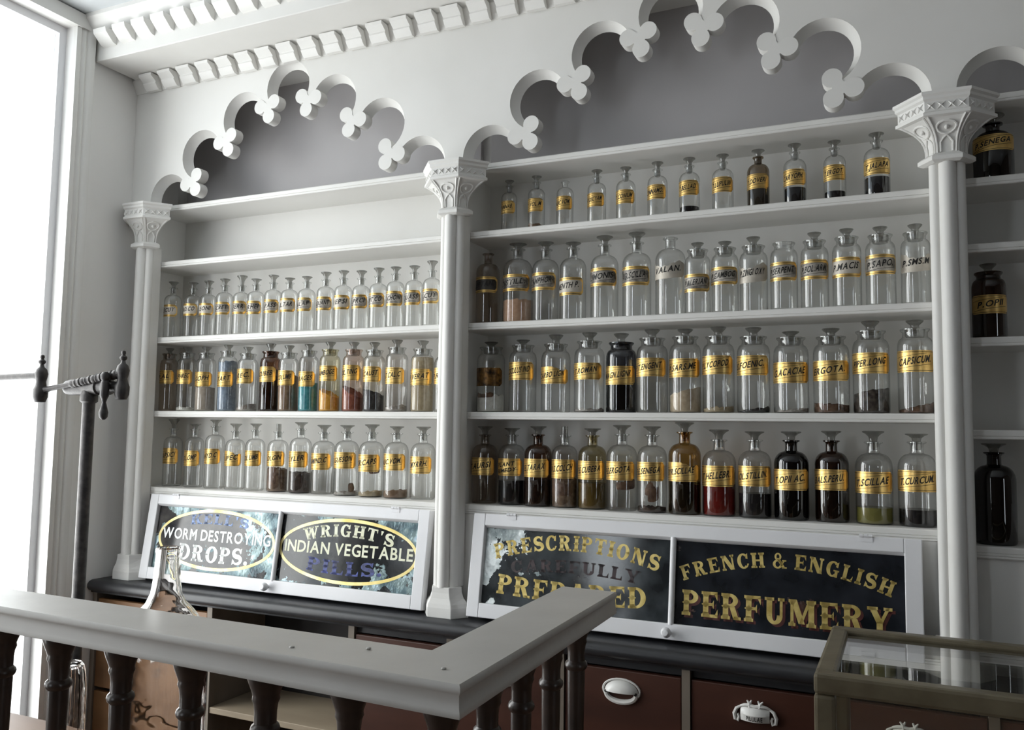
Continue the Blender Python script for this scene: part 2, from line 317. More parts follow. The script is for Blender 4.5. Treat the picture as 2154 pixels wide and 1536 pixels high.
# ================================================================ SHELF UNITS
COLX = [-2.671, -1.305, 0.112, 1.52]
BAY = [(-2.70, -1.325), (-1.285, 0.092), (0.132, 1.50)]
ZS = [[2.470, 2.248, 1.950, 1.664, 1.372], [2.470, 2.248, 1.950, 1.664, 1.372], [2.475, 2.263, 2.093, 1.855, 1.624, 1.339]]
ulab = ['white painted shelf bay nearest the window, its two top shelves empty', 'white painted shelf bay between the middle and right columns', 'shaded shelf bay beyond the right column at the photo edge']
for b, (x0, x1) in enumerate(BAY):
    u = thing('shelf_unit', ((x0+x1)/2, 0, 1.03), ulab[b], 'shelves', 'built-in apothecary shelf bays')
    cx = (x0+x1)/2; hw = (x1-x0)/2
    MB().box(-hw, hw, 0.18, 0.195, 0.0, 1.43).build('back_panel', M['paint'], u)
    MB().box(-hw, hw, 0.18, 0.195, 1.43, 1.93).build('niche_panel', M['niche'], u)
    for z in ZS[b]:
        t = 0.023; zz = z-1.03
        fr = 0.0
        sh = MB().extr_x([(0.18,zz-t),(0.18,zz),(fr+0.003,zz),(fr,zz-0.003),(fr,zz-0.0145),(fr+0.002,zz-0.0155),(fr,zz-0.0165),(fr,zz-t+0.002),(fr+0.002,zz-t)], -hw, hw)
        sh.build('shelf', M['paint'], u)
    zb = ZS[b][-1]-1.03
    # moulding under the lowest shelf and face frame round the sash opening
    MB().extr_x([(0.03,zb-0.023),(0.001,zb-0.023),(0.0,zb-0.027),(0.005,zb-0.032),(0.03,zb-0.032)], -hw, hw).build('ledge_moulding', M['paint'], u)
    if b < 2:
        for s in (-1, 1):
            MB().box(s*hw-(0.075 if s > 0 else 0), s*hw+(0.075 if s < 0 else 0), 0.003, 0.03, 0.0, zb-0.024).build('face_stile', M['paint'], u, bevel=0.002)
    else: MB().box(-hw, hw, 0.01, 0.03, 0.0, zb-0.024).build('apron_panel', M['paint'], u)
    MB().box(-hw, hw, 0.0, 0.18, 1.93, 1.945).build('top_board', M['paint'], u)
    xs = -hw
    MB().box(xs-(0.04 if b else 0.03), xs, 0.0, 0.195, 0.0, 1.44).build('upright', M['paint'], u)
    if b == 0: MB().box(-XL*0+XL-cx+0.001, xs-0.03, 0.0, 0.195, 0.0, 1.44).build('wall_scribe', M['paint'], u)

# ================================================================ ARCHED FASCIA
FY0, FY1, FZ0, FZ1 = -0.036, 0.0, 2.456, 2.982
fa = thing('arched_fascia', (0, 0, FZ0), 'white cusped arcade board with trefoil drops above the shelf bays', 'fascia')
def arch_panel(xa, xb, xc, kx):
    C = [(-0.585,2.485),(-0.42,2.640),(-0.212,2.757),(0,2.842),(0.212,2.757),(0.42,2.640),(0.585,2.485)]
    C = [(xc+c[0]*kx, c[1]) for c in C]
    T = [(-0.462,2.537),(-0.296,2.674),(-0.095,2.777),(0.095,2.777),(0.296,2.674),(0.462,2.537)]
    T = [(xc+c[0]*kx, c[1]) for c in T]
    R = 0.096
    def outline(r):
        pts = []
        for i, c in enumerate(C):
            if i == 0: a0 = math.pi + math.asin((2.485-FZ0)/r) if r > 0.03 else math.pi
            else: a0 = math.atan2(T[i-1][1]-c[1], T[i-1][0]-c[0])
            if i == 6: a1 = -math.asin((2.485-FZ0)/r)
            else: a1 = math.atan2(T[i][1]-c[1], T[i][0]-c[0])
            while a0 < a1: a0 += 2*math.pi
            while a0 - a1 > 2*math.pi: a0 -= 2*math.pi
            n = 22
            for k in range(n+1):
                a = a0 + (a1-a0)*k/n; pts.append((c[0]+r*math.cos(a), c[1]+r*math.sin(a)))
            if i < 6: pts.append(T[i])
        return pts
    f = outline(R); bk = outline(R-0.020)
    n = len(f); mb = MB()
    def face(op, y, flip):
        poly = [(xa,FZ0)] + op + [(xb,FZ0),(xb,FZ1),(xa,FZ1)]
        tri = tessellate_polygon([[Vector((p[0],p[1],0)) for p in poly]])
        mb.add([(p[0],y,p[1]-FZ0) for p in poly], [t if flip else t[::-1] for t in tri])
    face(f, FY0, True); face(bk, FY1, False)
    vs = [(p[0],FY0,p[1]-FZ0) for p in f] + [(p[0],FY0+0.012,p[1]-FZ0) for p in outline(R-0.002)] + [(p[0],FY1,p[1]-FZ0) for p in bk]
    fs = [(j*n+i,j*n+i+1,(j+1)*n+i+1,(j+1)*n+i) for j in range(2) for i in range(n-1)]
    mb.add(vs, fs)
    mb.build('arch_panel', M['paint'], fa, smooth=28)
    for i, t in enumerate(T):
        ax = [(0.52,-0.85),(0.38,-0.92),(0.2,-0.98),(-0.2,-0.98),(-0.38,-0.92),(-0.52,-0.85)][i]
        a = math.atan2(ax[1], ax[0]); ds = 0.034; lr = 0.0265
        tb = MB()
        # one outline: three lobes about a small hub
        pts = []
        for q in (-1, 0, 1):
            ac = a + q*math.radians(112); lc = (ds*math.cos(ac), ds*math.sin(ac))
            for k in range(19):
                aa = ac - math.radians(142) + math.radians(284)*k/18
                pts.append((lc[0]+lr*math.cos(aa), lc[1]+lr*math.sin(aa)))
        pts.append((0.016*math.cos(a+math.pi), 0.016*math.sin(a+math.pi)))
        tb.prism(pts, lambda p: (p[0], FY0-0.0015, p[1]), lambda p: (p[0], FY1, p[1]))
        o = tb.build('trefoil', M['paint'], fa, smooth=40); o.location = (t[0], 0, t[1]-FZ0)
arch_panel(XL, -1.305, -2.006, 0.965)
arch_panel(-1.305, 0.112, -0.598, 1.0)
arch_panel(0.112, 1.60, 0.82, 1.0)

# ================================================================ COLUMNS
def half_hex(a, b, d): return [(-a,0.0),(-b,-d),(b,-d),(a,0.0)]
def loft(mb, secs):
    """secs: list of (a,b,d,z): half-hexagonal sections stacked upward"""
    n = 4; vs = [(p[0],p[1],z) for a,b,d,z in secs for p in half_hex(a,b,d)]
    fs = [(i*n+k,i*n+(k+1)%n,(i+1)*n+(k+1)%n,(i+1)*n+k) for i in range(len(secs)-1) for k in range(n)]
    fs += [tuple(range(n-1,-1,-1)), tuple((len(secs)-1)*n+k for k in range(n))]
    return mb.add(vs, fs)
clab = ['slim white clustered column against the left wall by the window', 'white clustered column between the two sign panels', 'large white clustered column at the right of the photo']
for i, x in enumerate(COLX[:3]):
    y0 = -0.036
    c = thing('column', (x, y0, 1.03), clab[i], 'column', 'white clustered columns')
    base = loft(MB(), [(0.078,0.042,0.050,0.0),(0.078,0.042,0.050,0.030),(0.074,0.040,0.048,0.042),(0.060,0.034,0.044,0.058),(0.053,0.031,0.042,0.075),(0.052,0.030,0.042,0.092)])
    base.build('base', M['paint'], c, bevel=0.002)
    zt = 1.285
    for (sx, sy, r) in ((-0.0265,-0.010,0.0155),(0.0,-0.024,0.0205),(0.0265,-0.010,0.0155)):
        MB().lathe([(r,0.090),(r*0.985,0.6),(r*0.97,zt-0.02)], 24, (sx,sy,0)).build('shaft', M['paint'], c, smooth=True)
    MB().box(-0.040, 0.040, -0.012, 0.034, 0.09, zt-0.02).build('core', M['paint'], c)
    ring = loft(MB(), [(0.054,0.028,0.040,zt-0.025),(0.066,0.034,0.050,zt-0.020),(0.066,0.034,0.050,zt-0.010),(0.058,0.030,0.044,zt-0.004),(0.050,0.026,0.039,zt)])
    ring.build('neck_ring', M['paint'], c)
    cap = []
    for k in range(11):
        q = k/10; e = 1-math.sqrt(max(0, 1-q*q)); e = q**2.6
        cap.append((0.046+0.062*e, 0.024+0.024*e, 0.037+0.032*e, zt+0.085*q))
    bell = loft(MB(), cap); bl = bell.build('capital_bell', M['paint'], c, smooth=30)
    ab = loft(MB(), [(0.106,0.047,0.068,zt+0.083),(0.116,0.052,0.076,zt+0.086),(0.116,0.052,0.076,zt+0.094),(0.110,0.049,0.072,zt+0.097),(0.110,0.049,0.072,zt+0.122),(0.117,0.052,0.077,zt+0.127),(0.117,0.052,0.077,zt+0.134),(0.122,0.055,0.081,zt+0.139),(0.122,0.055,0.081,zt+0.146)])
    ab.build('abacus', M['paint'], c)
    # carved ornament on the three faces: ribs, roundel with eye, lancet, and a row of small stars on the abacus
    P4 = half_hex(1,1,1)
    faces = [((-1,0),(-1,-1)),((-1,-1),(1,-1)),((1,-1),(1,0))]
    def facept(fi, s, q, off):
        k = min(10, max(0, q*10)); k0 = int(min(9, k)); fr_ = k-k0
        A = [cap[k0][j]*(1-fr_)+cap[k0+1][j]*fr_ for j in range(4)]
        h = half_hex(A[0],A[1],A[2]); p0 = Vector((*h[fi],A[3])); p1 = Vector((*h[fi+1],A[3]))
        nn = Vector((p1.y-p0.y, -(p1.x-p0.x), 0)).normalized()
        if nn.y > 0.001 or (abs(nn.y) < 0.001 and nn.x*p0.x < 0): nn = -nn
        p = p0.lerp(p1, s); return p + nn*off
    for fi in range(3):
        orn = MB()
        for s in (0.06, 0.94):
            orn.tube([facept(fi, s, q/8, 0.001) for q in range(9)], 0.0028, 6)
        orn.tube([facept(fi, 0.5+0.33*math.cos(2*math.pi*k/14), 0.70+0.17*math.sin(2*math.pi*k/14), 0.001) for k in range(15)], 0.003, 6)
        p = facept(fi, 0.5, 0.70, 0.002); orn.ball(p, 0.005, 0.005, 0.006, 8, 6)
        orn.tube([facept(fi, 0.22, 0.02, 0.001), facept(fi, 0.22, 0.30, 0.001), facept(fi, 0.36, 0.42, 0.001), facept(fi, 0.5, 0.50, 0.001), facept(fi, 0.64, 0.42, 0.001), facept(fi, 0.78, 0.30, 0.001), facept(fi, 0.78, 0.02, 0.001)], 0.0028, 6)
        h = half_hex(0.110,0.049,0.072); p0 = Vector((*h[fi], zt+0.1095)); p1 = Vector((*h[fi+1], zt+0.1095))
        nn = Vector((p1.y-p0.y, -(p1.x-p0.x), 0)).normalized(); nn = -nn if nn.y > 0 else nn
        for k in range(4):
            cc = p0.lerp(p1, 0.14+0.24*k) + nn*0.0005; tx = (p1-p0).normalized()*0.0095; tz = Vector((0,0,0.0095)); ap = cc + nn*0.005
            orn.add([cc+tx+tz, cc-tx+tz, cc-tx-tz, cc+tx-tz, ap, cc+tx*0.35, cc+tz*0.35, cc-tx*0.35, cc-tz*0.35], [(0,5,4),(5,3,4),(3,8,4),(8,2,4),(2,7,4),(7,1,4),(1,6,4),(6,0,4)])
        orn.build('carving', M['paint'], c)

# ================================================================ COUNTER
ct = MB().extr_x([(0.18,0.0),(-0.128,0.0),(-0.140,-0.005),(-0.147,-0.014),(-0.147,-0.026),(-0.140,-0.036),(-0.130,-0.040),(-0.128,-0.046),(0.18,-0.046)], XL+0.001, 1.60)
cto = ct.build('worktop', M['counter'], None, smooth=40); cto.location = (0,0,1.03)
tag(cto, 'long black worktop with rounded edge below the sign panels', 'worktop')
cb = thing('counter_cabinet', (-0.6, 0, 0), 'brown drawer cabinet with open cubby under the black counter', 'cabinet')
ox = 0.6
DV = [-2.755, -2.19, -1.60, -1.245, -0.89, -0.535, -0.18, 0.175, 0.53, 0.885, 1.24, 1.595]
for i, x in enumerate(DV): MB().box(x-0.011+ox, x+0.011+ox, -0.122, 0.17, 0.05, 0.984).build('stile', M['stile'], cb)
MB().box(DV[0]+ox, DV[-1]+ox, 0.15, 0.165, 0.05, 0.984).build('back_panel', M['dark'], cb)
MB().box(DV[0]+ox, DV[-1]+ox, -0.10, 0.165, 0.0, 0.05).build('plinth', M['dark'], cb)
MB().box(DV[1]+0.011+ox, DV[2]-0.011+ox, -0.118, 0.15, 0.628, 0.648).build('cubby_shelf', M['board'], cb, bevel=0.002)
MB().box(DV[1]+0.011+ox, DV[2]-0.011+ox, -0.118, 0.15, 0.05, 0.07).build('cubby_floor', M['board'], cb)
MB().box(DV[2]+0.011+ox, DV[-1]-0.011+ox, -0.105, 0.15, 0.962, 0.984).build('top_rail', M['counter'], cb)
def cup_pull(parent, loc):
    p = MB()
    n = 20; m_ = 8; vs = []; fs = []
    for i in range(m_+1):
        ph = math.pi/2*i/m_
        for k in range(n+1):
            a = math.pi*k/n*1.0
            # dome: half-ellipsoid bulging out, with its lower lip cut open
            x = 0.047*math.cos(a)*math.cos(ph); z = 0.030*math.sin(a)*math.cos(ph)*1.0; y = -0.024*math.sin(ph)
            vs.append((x, y, z))
    fs = [(i*(n+1)+k, i*(n+1)+k+1, (i+1)*(n+1)+k+1, (i+1)*(n+1)+k) for i in range(m_) for k in range(n)]
    p.add(vs, fs)
    p.tube([(0.047*math.cos(math.pi*k/16), -0.001, -0.024*math.sin(math.pi*k/16)) for k in range(17)], 0.0035, 6)
    p.tube([(0.052*math.cos(2*math.pi*k/24), -0.001, 0.003+0.030*math.sin(2*math.pi*k/24)) for k in range(25)], 0.003, 6)
    p.tube([(0.042*math.cos(math.pi*k/12), -0.003, -0.006-0.022*math.sin(math.pi*k/12)) for k in range(13)], 0.007, 8)
    o = p.build('cup_pull', M['porcelain'], parent, smooth=True); o.location = loc
    o['label'] = 'white enamelled oval cup pull'
    b = MB()
    for s in (-1, 1): b.lathe([(0.0001,-0.012),(0.004,-0.011),(0.0045,-0.006)], 10, (s*0.0415,0,-0.001), axis='y')
    b.build('screw', M['black'], parent, smooth=True).location = loc
    return o
def label_pull(parent, loc):
    p = MB()
    # bowed name plate with scrolls and two leafy horns
    vs = []; fs = []
    for i in range(13):
        x = -0.036 + 0.072*i/12; y = -0.016*math.cos(math.pi*x/0.085)
        vs += [(x, y-0.003, -0.017), (x, y-0.008, 0.0), (x, y-0.003, 0.012), (x, y+0.004, 0.019)]
    for i in range(12):
        for j in range(3): fs.append((i*4+j, i*4+j+1, (i+1)*4+j+1, (i+1)*4+j))
    p.add(vs, fs)
    for s in (-1, 1):
        p.tube([(s*0.036,-0.004,0.016),(s*0.046,-0.006,0.010),(s*0.052,-0.005,-0.004),(s*0.050,-0.004,-0.018),(s*0.043,-0.005,-0.020),(s*0.040,-0.006,-0.010),(s*0.043,-0.006,-0.003)], [0.003,0.0045,0.005,0.0045,0.004,0.0035,0.003], 8)
        p.tube([(s*0.012,-0.010,0.018),(s*0.014,-0.010,0.028),(s*0.020,-0.009,0.034)], [0.006,0.004,0.0015], 8)
        p.tube([(s*0.013,-0.010,0.024),(s*0.008,-0.009,0.035)], [0.004,0.0018], 8)
        p.tube([(s*0.036,-0.005,0.017),(s*0.026,-0.008,0.021),(s*0.014,-0.010,0.022),(0,-0.010,0.019)], [0.003,0.004,0.005,0.005], 8)
    o = p.build('label_pull', M['porcelain'], parent, smooth=True); o.location = loc
    o['label'] = 'ornate white enamelled pull lettered PILULAE'
    return o
PULLS = []
DRW = []
def drawer(x0, x1, z0, z1, mat, y=-0.118):
    hw = (x1-x0)/2
    d = MB().box(-hw, hw, 0.0, 0.02, 0, z1-z0).build('drawer', mat, cb, bevel=0.003); d.location = ((x0+x1)/2+ox, y, z0)
    return d
d = drawer(DV[0]+0.014, DV[1]-0.014, 0.642, 0.962, M['lit_drawer']); cup_pull(d, (0.0, 0, 0.148))
d = drawer(DV[0]+0.014, DV[1]-0.014, 0.30, 0.628, M['lit_drawer'])
for i in range(2, len(DV)-1):
    d = drawer(DV[i]+0.013, DV[i+1]-0.013, 0.66, 0.958, M['mahog'])
    if i in (5, 6): 
        PULLS.append((d, label_pull(d, (0.0, 0, 0.235))))
    else: cup_pull(d, (0.0, 0, 0.242))
    if i < 8: d = drawer(DV[i]+0.013, DV[i+1]-0.013, 0.34, 0.645, M['mahog'])
# ================================================================ LETTERING
GL = {}
def glyphs(chars, offset):
    for ch in chars:
        cu = bpy.data.curves.new('glyph', 'FONT'); cu.body = ch; cu.size = 1.0; cu.resolution_u = 3; cu.offset = offset; cu.fill_mode = 'FRONT'
        o = bpy.data.objects.new('glyph', cu); COL.objects.link(o)
        dg = bpy.context.evaluated_depsgraph_get(); ev = o.evaluated_get(dg); me = ev.to_mesh()
        vs = [(v.co.x, v.co.y) for v in me.vertices]; fs = [tuple(p.vertices) for p in me.polygons]
        ev.to_mesh_clear(); bpy.data.objects.remove(o); bpy.data.curves.remove(cu)
        GL[(ch, offset)] = (vs, fs)
SANS = 'ABCDEFGHIJKLMNOPQRSTUVWXYZ.:&'
glyphs(SANS, 0.0); glyphs(SANS, 0.022)
def sans_line(text, offset=0.0, gap=0.10, space=0.30):
    """flat text of unit size starting at x = 0; returns verts, faces, width"""
    x = 0.0; V = []; F = []
    for ch in text:
        if ch == ' ': x += space; continue
        vs, fs = GL[(ch, offset)]
        lo = min(v[0] for v in vs); hi = max(v[0] for v in vs); b = len(V)
        V += [(v[0]-lo+x, v[1]) for v in vs]; F += [tuple(b+i for i in f) for f in fs]
        x += hi-lo+gap
    return V, F, x-gap
# --- fat slab-serif sign letters drawn from strokes (unit height)
class G:
    def __init__(s): s.v = []; s.f = []
    def q(s, *p): b = len(s.v); s.v += list(p); s.f.append(tuple(range(b, b+len(p)))); return s
    def r(s, x0, y0, x1, y1): return s.q((x0,y0),(x1,y0),(x1,y1),(x0,y1))
    def stem(s, x, w=0.24, bot=True, top=True, spur=False, h=1.0):
        s.r(x, 0, x+w, h)
        if bot: s.r(x-0.08, 0, x+w+0.08, 0.12); s.q((x-0.03,0.12),(x+w+0.03,0.12),(x+w,0.2),(x,0.2))
        if top: s.r(x-0.08, h-0.12, x+w+0.08, h); s.q((x,h-0.2),(x+w,h-0.2),(x+w+0.03,h-0.12),(x-0.03,h-0.12))
        if spur: s.q((x-0.07,h*0.5),(x+w/2,h*0.5-0.12),(x+w+0.07,h*0.5),(x+w/2,h*0.5+0.12))
        return s
    def ring(s, cx, cy, rx, ry, w, t, a0=0, a1=360, n=20):
        P = []
        for k in range(n+1):
            a = math.radians(a0+(a1-a0)*k/n); c_, s_ = math.cos(a), math.sin(a)
            P.append(((cx+rx*c_, cy+ry*s_), (cx+(rx-w)*c_, cy+(ry-t)*s_)))
        for k in range(n): s.q(P[k][0], P[k+1][0], P[k+1][1], P[k][1])
        return s
    def diag(s, x0, y0, x1, y1, w): return s.q((x0,y0),(x0+w,y0),(x1+w,y1),(x1,y1))
def slab(ch, sp):
    g = G(); S_ = 0.24
    if ch == 'I': g.stem(0.08,S_,spur=sp); w = 0.40
    elif ch in 'EF':
        g.stem(0.08,S_,spur=sp); g.r(0.08,0.88,0.72,1); g.q((0.60,0.88),(0.72,0.66),(0.72,1),(0.56,0.9)); g.r(0.3,0.45,0.52,0.56); g.q((0.46,0.5),(0.56,0.34),(0.56,0.68))
        if ch == 'E': g.r(0.08,0,0.74,0.12); g.q((0.58,0.1),(0.74,0),(0.74,0.34),(0.62,0.12))
        w = 0.76
    elif ch == 'L': g.stem(0.08,S_,spur=sp); g.r(0.08,0,0.70,0.12); g.q((0.54,0.1),(0.70,0),(0.70,0.38),(0.58,0.12)); w = 0.72
    elif ch in 'PRB':
        g.stem(0.08,S_,spur=sp); g.ring(0.36,0.735,0.38,0.265,0.22,0.12,-90,90); g.r(0.30,0.88,0.37,1); g.r(0.30,0.47,0.37,0.59); w = 0.76
        if ch == 'R': g.diag(0.56,0,0.36,0.50,0.24); g.r(0.56,0,0.88,0.12); w = 0.88
        if ch == 'B': g.ring(0.36,0.28,0.42,0.28,0.22,0.12,-90,90); g.r(0.30,0,0.37,0.12); w = 0.80
    elif ch == 'D': g.stem(0.08,S_,spur=sp); g.ring(0.36,0.5,0.48,0.5,0.24,0.12,-90,90); g.r(0.30,0.88,0.37,1); g.r(0.30,0,0.37,0.12); w = 0.86
    elif ch in 'CG':
        g.ring(0.43,0.5,0.42,0.51,0.25,0.12,48,312,26); g.q((0.60,0.66),(0.74,0.62),(0.76,1.0),(0.62,0.90)); w = 0.80
        if ch == 'C': g.q((0.62,0.10),(0.68,0.08),(0.80,0.30),(0.68,0.32))
        else: g.r(0.58,0.0,0.76,0.42); g.r(0.48,0.36,0.84,0.46); w = 0.86
    elif ch == 'O':
        g.ring(0.44,0.5,0.43,0.51,0.26,0.12,0,360,30); w = 0.88
        if sp: g.q((0.0,0.5),(0.06,0.40),(0.18,0.5),(0.06,0.6)); g.q((0.88,0.5),(0.82,0.40),(0.70,0.5),(0.82,0.6)); g.q((0.18,0.44),(0.26,0.5),(0.18,0.56)); g.q((0.70,0.44),(0.62,0.5),(0.70,0.56))
    elif ch == 'S':
        pts = []
        for k in range(33):
            u = k/32
            if u < 0.5: a = math.radians(35+ (270-35)*u*2); c_ = (0.37+0.25*math.cos(a), 0.72+0.215*math.sin(a))
            else: a = math.radians(90 - (235)*(u-0.5)*2); c_ = (0.37+0.27*math.cos(a), 0.285+0.215*math.sin(a))
            pts.append(c_)
        for k in range(32):
            u = (k+0.5)/32; wd = lambda q: 0.06+0.075*math.sin(math.pi*min(1,max(0,(q-0.08)/0.84)))
            def off(j):
                a_ = pts[max(0,j-1)]; b_ = pts[min(32,j+1)]; dx, dy = b_[0]-a_[0], b_[1]-a_[1]; L = math.hypot(dx,dy) or 1
                h = wd(j/32); return (-dy/L*h, dx/L*h)
            o0, o1 = off(k), off(k+1)
            g.q((pts[k][0]+o0[0],pts[k][1]+o0[1]),(pts[k+1][0]+o1[0],pts[k+1][1]+o1[1]),(pts[k+1][0]-o1[0],pts[k+1][1]-o1[1]),(pts[k][0]-o0[0],pts[k][1]-o0[1]))
        g.q((0.50,0.80),(0.64,0.64),(0.68,1.0),(0.56,0.94)); g.q((0.04,0.0),(0.14,0.06),(0.22,0.22),(0.06,0.36)); w = 0.72
    elif ch == 'N':
        g.stem(0.10,0.12,bot=True); g.diag(0.60,0,0.06,1,0.30); g.stem(0.74,0.12,bot=False); g.r(0.02,0.88,0.3,1); w = 0.96
    elif ch == 'M':
        g.stem(0.10,0.13); g.diag(0.44,0.10,0.10,1,0.26); g.diag(0.46,0.10,0.84,1,0.13); g.stem(0.84,0.24); w = 1.18
    elif ch == 'H': g.stem(0.08,S_,spur=sp); g.stem(0.60,S_,spur=sp); g.r(0.3,0.44,0.62,0.56); w = 0.92
    elif ch == 'T': g.stem(0.28,S_,top=False,spur=sp); g.r(0.02,0.88,0.78,1); g.q((0.02,0.66),(0.12,0.88),(0.02,0.95)); g.q((0.78,0.66),(0.78,0.95),(0.68,0.88)); w = 0.80
    elif ch == 'U':
        g.r(0.08,0.3,0.32,1); g.r(0.0,0.88,0.40,1)
        g.ring(0.42,0.32,0.34,0.33,0.24,0.13,180,360,18); g.r(0.64,0.3,0.76,1); g.r(0.56,0.88,0.84,1); w = 0.86
        g.r(0.52,0.28,0.64,0.34)
    elif ch == 'Y': g.stem(0.34,S_,top=False,h=0.45); g.diag(0.34,0.42,0.04,1,0.26); g.diag(0.44,0.42,0.74,1,0.14); g.r(-0.02,0.88,0.40,1); g.r(0.62,0.88,0.96,1); w = 0.94
    elif ch == 'W': g.diag(0.30,0,0.06,1,0.24); g.diag(0.34,0,0.54,0.86,0.12); g.diag(0.74,0,0.52,1,0.24); g.diag(0.80,0,1.04,1,0.11); g.r(-0.02,0.88,0.38,1); g.r(0.44,0.88,0.84,1); g.r(0.94,0.88,1.24,1); w = 1.20
    elif ch == 'A': g.diag(0.08,0,0.40,1,0.11); g.diag(0.60,0,0.36,1,0.26); g.r(0.22,0.28,0.66,0.38); g.r(-0.02,0,0.32,0.12); g.r(0.52,0,0.94,0.12); w = 0.92
    elif ch == 'K': g.stem(0.08,S_); g.diag(0.34,0.42,0.66,1,0.13); g.diag(0.62,0,0.36,0.56,0.26); g.r(0.58,0.88,0.92,1); g.r(0.54,0,0.94,0.12); w = 0.92
    elif ch == '&':
        g.ring(0.36,0.76,0.23,0.25,0.13,0.10,0,360,22); g.ring(0.34,0.27,0.33,0.29,0.18,0.11,0,360,24); g.diag(0.66,0,0.24,0.66,0.22); g.r(0.62,0,0.94,0.10); g.diag(0.52,0.2,0.74,0.5,0.10); g.r(0.64,0.46,0.92,0.55); w = 0.94
    elif ch == '.': g.ring(0.14,0.13,0.13,0.13,0.13,0.13,0,360,14); w = 0.28
    elif ch == "'": g.q((0.10,0.66),(0.16,0.66),(0.24,1.0),(0.04,1.0)); w = 0.26
    else: w = 0.4
    return g.v, g.f, w
def slab_line(text, gap=0.13, space=0.38, spur=False):
    """list of (verts, faces, x offset, width) per letter, and total width"""
    x = 0.0; L = []
    for ch in text:
        if ch == ' ': x += space; continue
        v, f, w = slab(ch, spur); L.append((v, f, x, w)); x += w+gap
    return L, x-gap
def sign_text(name, parent, text, mat, x0, x1, zfun, h, y, font='slab', spur=False, shear=0.0, hfun=None, dx=0.0, dz=0.0, skip=()):
    """letters set on the curve z = zfun(x), turned with it, between x0 and x1"""
    if font == 'slab': L, W = slab_line(text, spur=spur)
    else:
        L = []; x = 0.0
        for ch in text:
            if ch == ' ': x += 0.30; continue
            vs, fs = GL[(ch, 0.022)]; lo = min(v[0] for v in vs); hi = max(v[0] for v in vs)
            L.append(([(v[0]-lo, v[1]/0.73) for v in vs], fs, x, hi-lo)); x += hi-lo+0.10
        W = x-0.10
    k = (x1-x0)/W; mb = MB(); wi = 0; nw = [len(q) for q in text.split(' ')]; done = 0
    for i, (v, f, xo, w) in enumerate(L):
        if i == done + nw[wi]:
            done += nw[wi]; wi += 1; mb.build(name, mat, parent); mb = MB()
        cx = x0+(xo+w/2)*k; z = zfun(cx); sl = (zfun(cx+0.002)-zfun(cx-0.002))/0.004; a = math.atan(sl)
        hh = hfun(cx) if hfun else h
        pts = []
        for (px, py) in v:
            lx = (px-w/2)*k + py*hh*shear; lz = py*hh
            pts.append((cx+dx+lx*math.cos(a)-lz*math.sin(a), y, z+dz+lx*math.sin(a)+lz*math.cos(a)))
        mb.add(pts, f)
    return mb.build(name, mat, parent)
# PILULAE on the enamel pull
v, f, w = sans_line('PILULAE', 0.022)
k = 0.040/w
MB().add([(-0.020+x*k, -0.016*math.cos(math.pi*(-0.020+x*k)/0.085)-0.0078, -0.0125+yy*0.0145) for x, yy in v], f).build('lettering', M['ink'], PULLS[0][0]).location = PULLS[0][1].location

# ================================================================ SIGN SASHES
def sash(xc, hw, label, mull, panes, knobx):
    hgt = 0.312; tilt = math.radians(-8.2)
    ks = 0.9917
    o = thing('glazed_sash', (xc*ks, -0.0015, 1.6-(1.6-1.3435)*ks), label, 'sign panel', 'hinged sign panels under the shelves', (tilt,0,0)); o.scale = (ks,ks,ks)
    yf, yb = -0.030, 0.0; sw = 0.041
    # rails and stiles with an inner bead
    MB().box(-hw, -hw+sw, yf, yb, -hgt, 0).build('stile', M['sash'], o, bevel=0.0025)
    MB().box(hw-sw, hw, yf, yb, -hgt, 0).build('stile', M['sash'], o, bevel=0.0025)
    MB().box(-hw+sw, hw-sw, yf, yb, -0.036, 0).build('top_rail', M['sash'], o, bevel=0.0025)
    MB().box(-hw+sw, hw-sw, yf, yb, -hgt, -hgt+0.043).build('bottom_rail', M['sash'], o, bevel=0.0025)
    MB().extr_x([(yf+0.002,-0.036),(yf+0.016,-0.036),(yf+0.016,-0.043),(yf+0.008,-0.040)], -hw+sw, hw-sw).build('bead', M['sash'], o)
    MB().lathe([(0.0085,-hgt+0.04),(0.0085,-0.034)], 14, (mull,yf+0.006,0)).build('mullion', M['sash'], o, smooth=True)
    ed = [-hw+sw, mull-0.004, mull+0.004, hw-sw]
    ps = []
    for i, mt in enumerate(panes):
        a, b = ed[2*i], ed[2*i+1]; zc = (-0.036-hgt+0.043)/2
        p = MB().box(-(b-a)/2, (b-a)/2, yf+0.016, yf+0.020, -0.118, 0.118).build('pane', M[mt], o); p.location = ((a+b)/2, 0, zc); ps.append(p)
    kn = MB().lathe([(0.0001,-0.034),(0.008,-0.033),(0.0125,-0.028),(0.0145,-0.021),(0.0125,-0.013),(0.007,-0.008),(0.0055,-0.003),(0.006,0.001)], 20, axis='y').build('knob', M['sash'], o, smooth=True); kn.location = (knobx, yf, -hgt+0.020)
    for s in (-1, 1):
        hg = MB(); 
        for j in range(3): hg.lathe([(0.004,-0.016+j*0.011),(0.004,-0.0065+j*0.011)], 8, (s*(hw-0.13), yf-0.002, 0.001), axis='x')
        hg.box(s*(hw-0.13)-0.016, s*(hw-0.13)+0.016, yf-0.0015, yf, -0.014, 0.0)
        hg.build('hinge', M['sash'], o)
    return o, ps
YP = -0.0146   # just proud of the glass face (pane local coordinates)
o, (p1, p2) = sash(-2.0, 0.614, 'sign panel with two gold oval rings reading WORM DESTROYING DROPS and INDIAN VEGETABLE PILLS', 0.013, ('pane1','pane2'), 0.001)
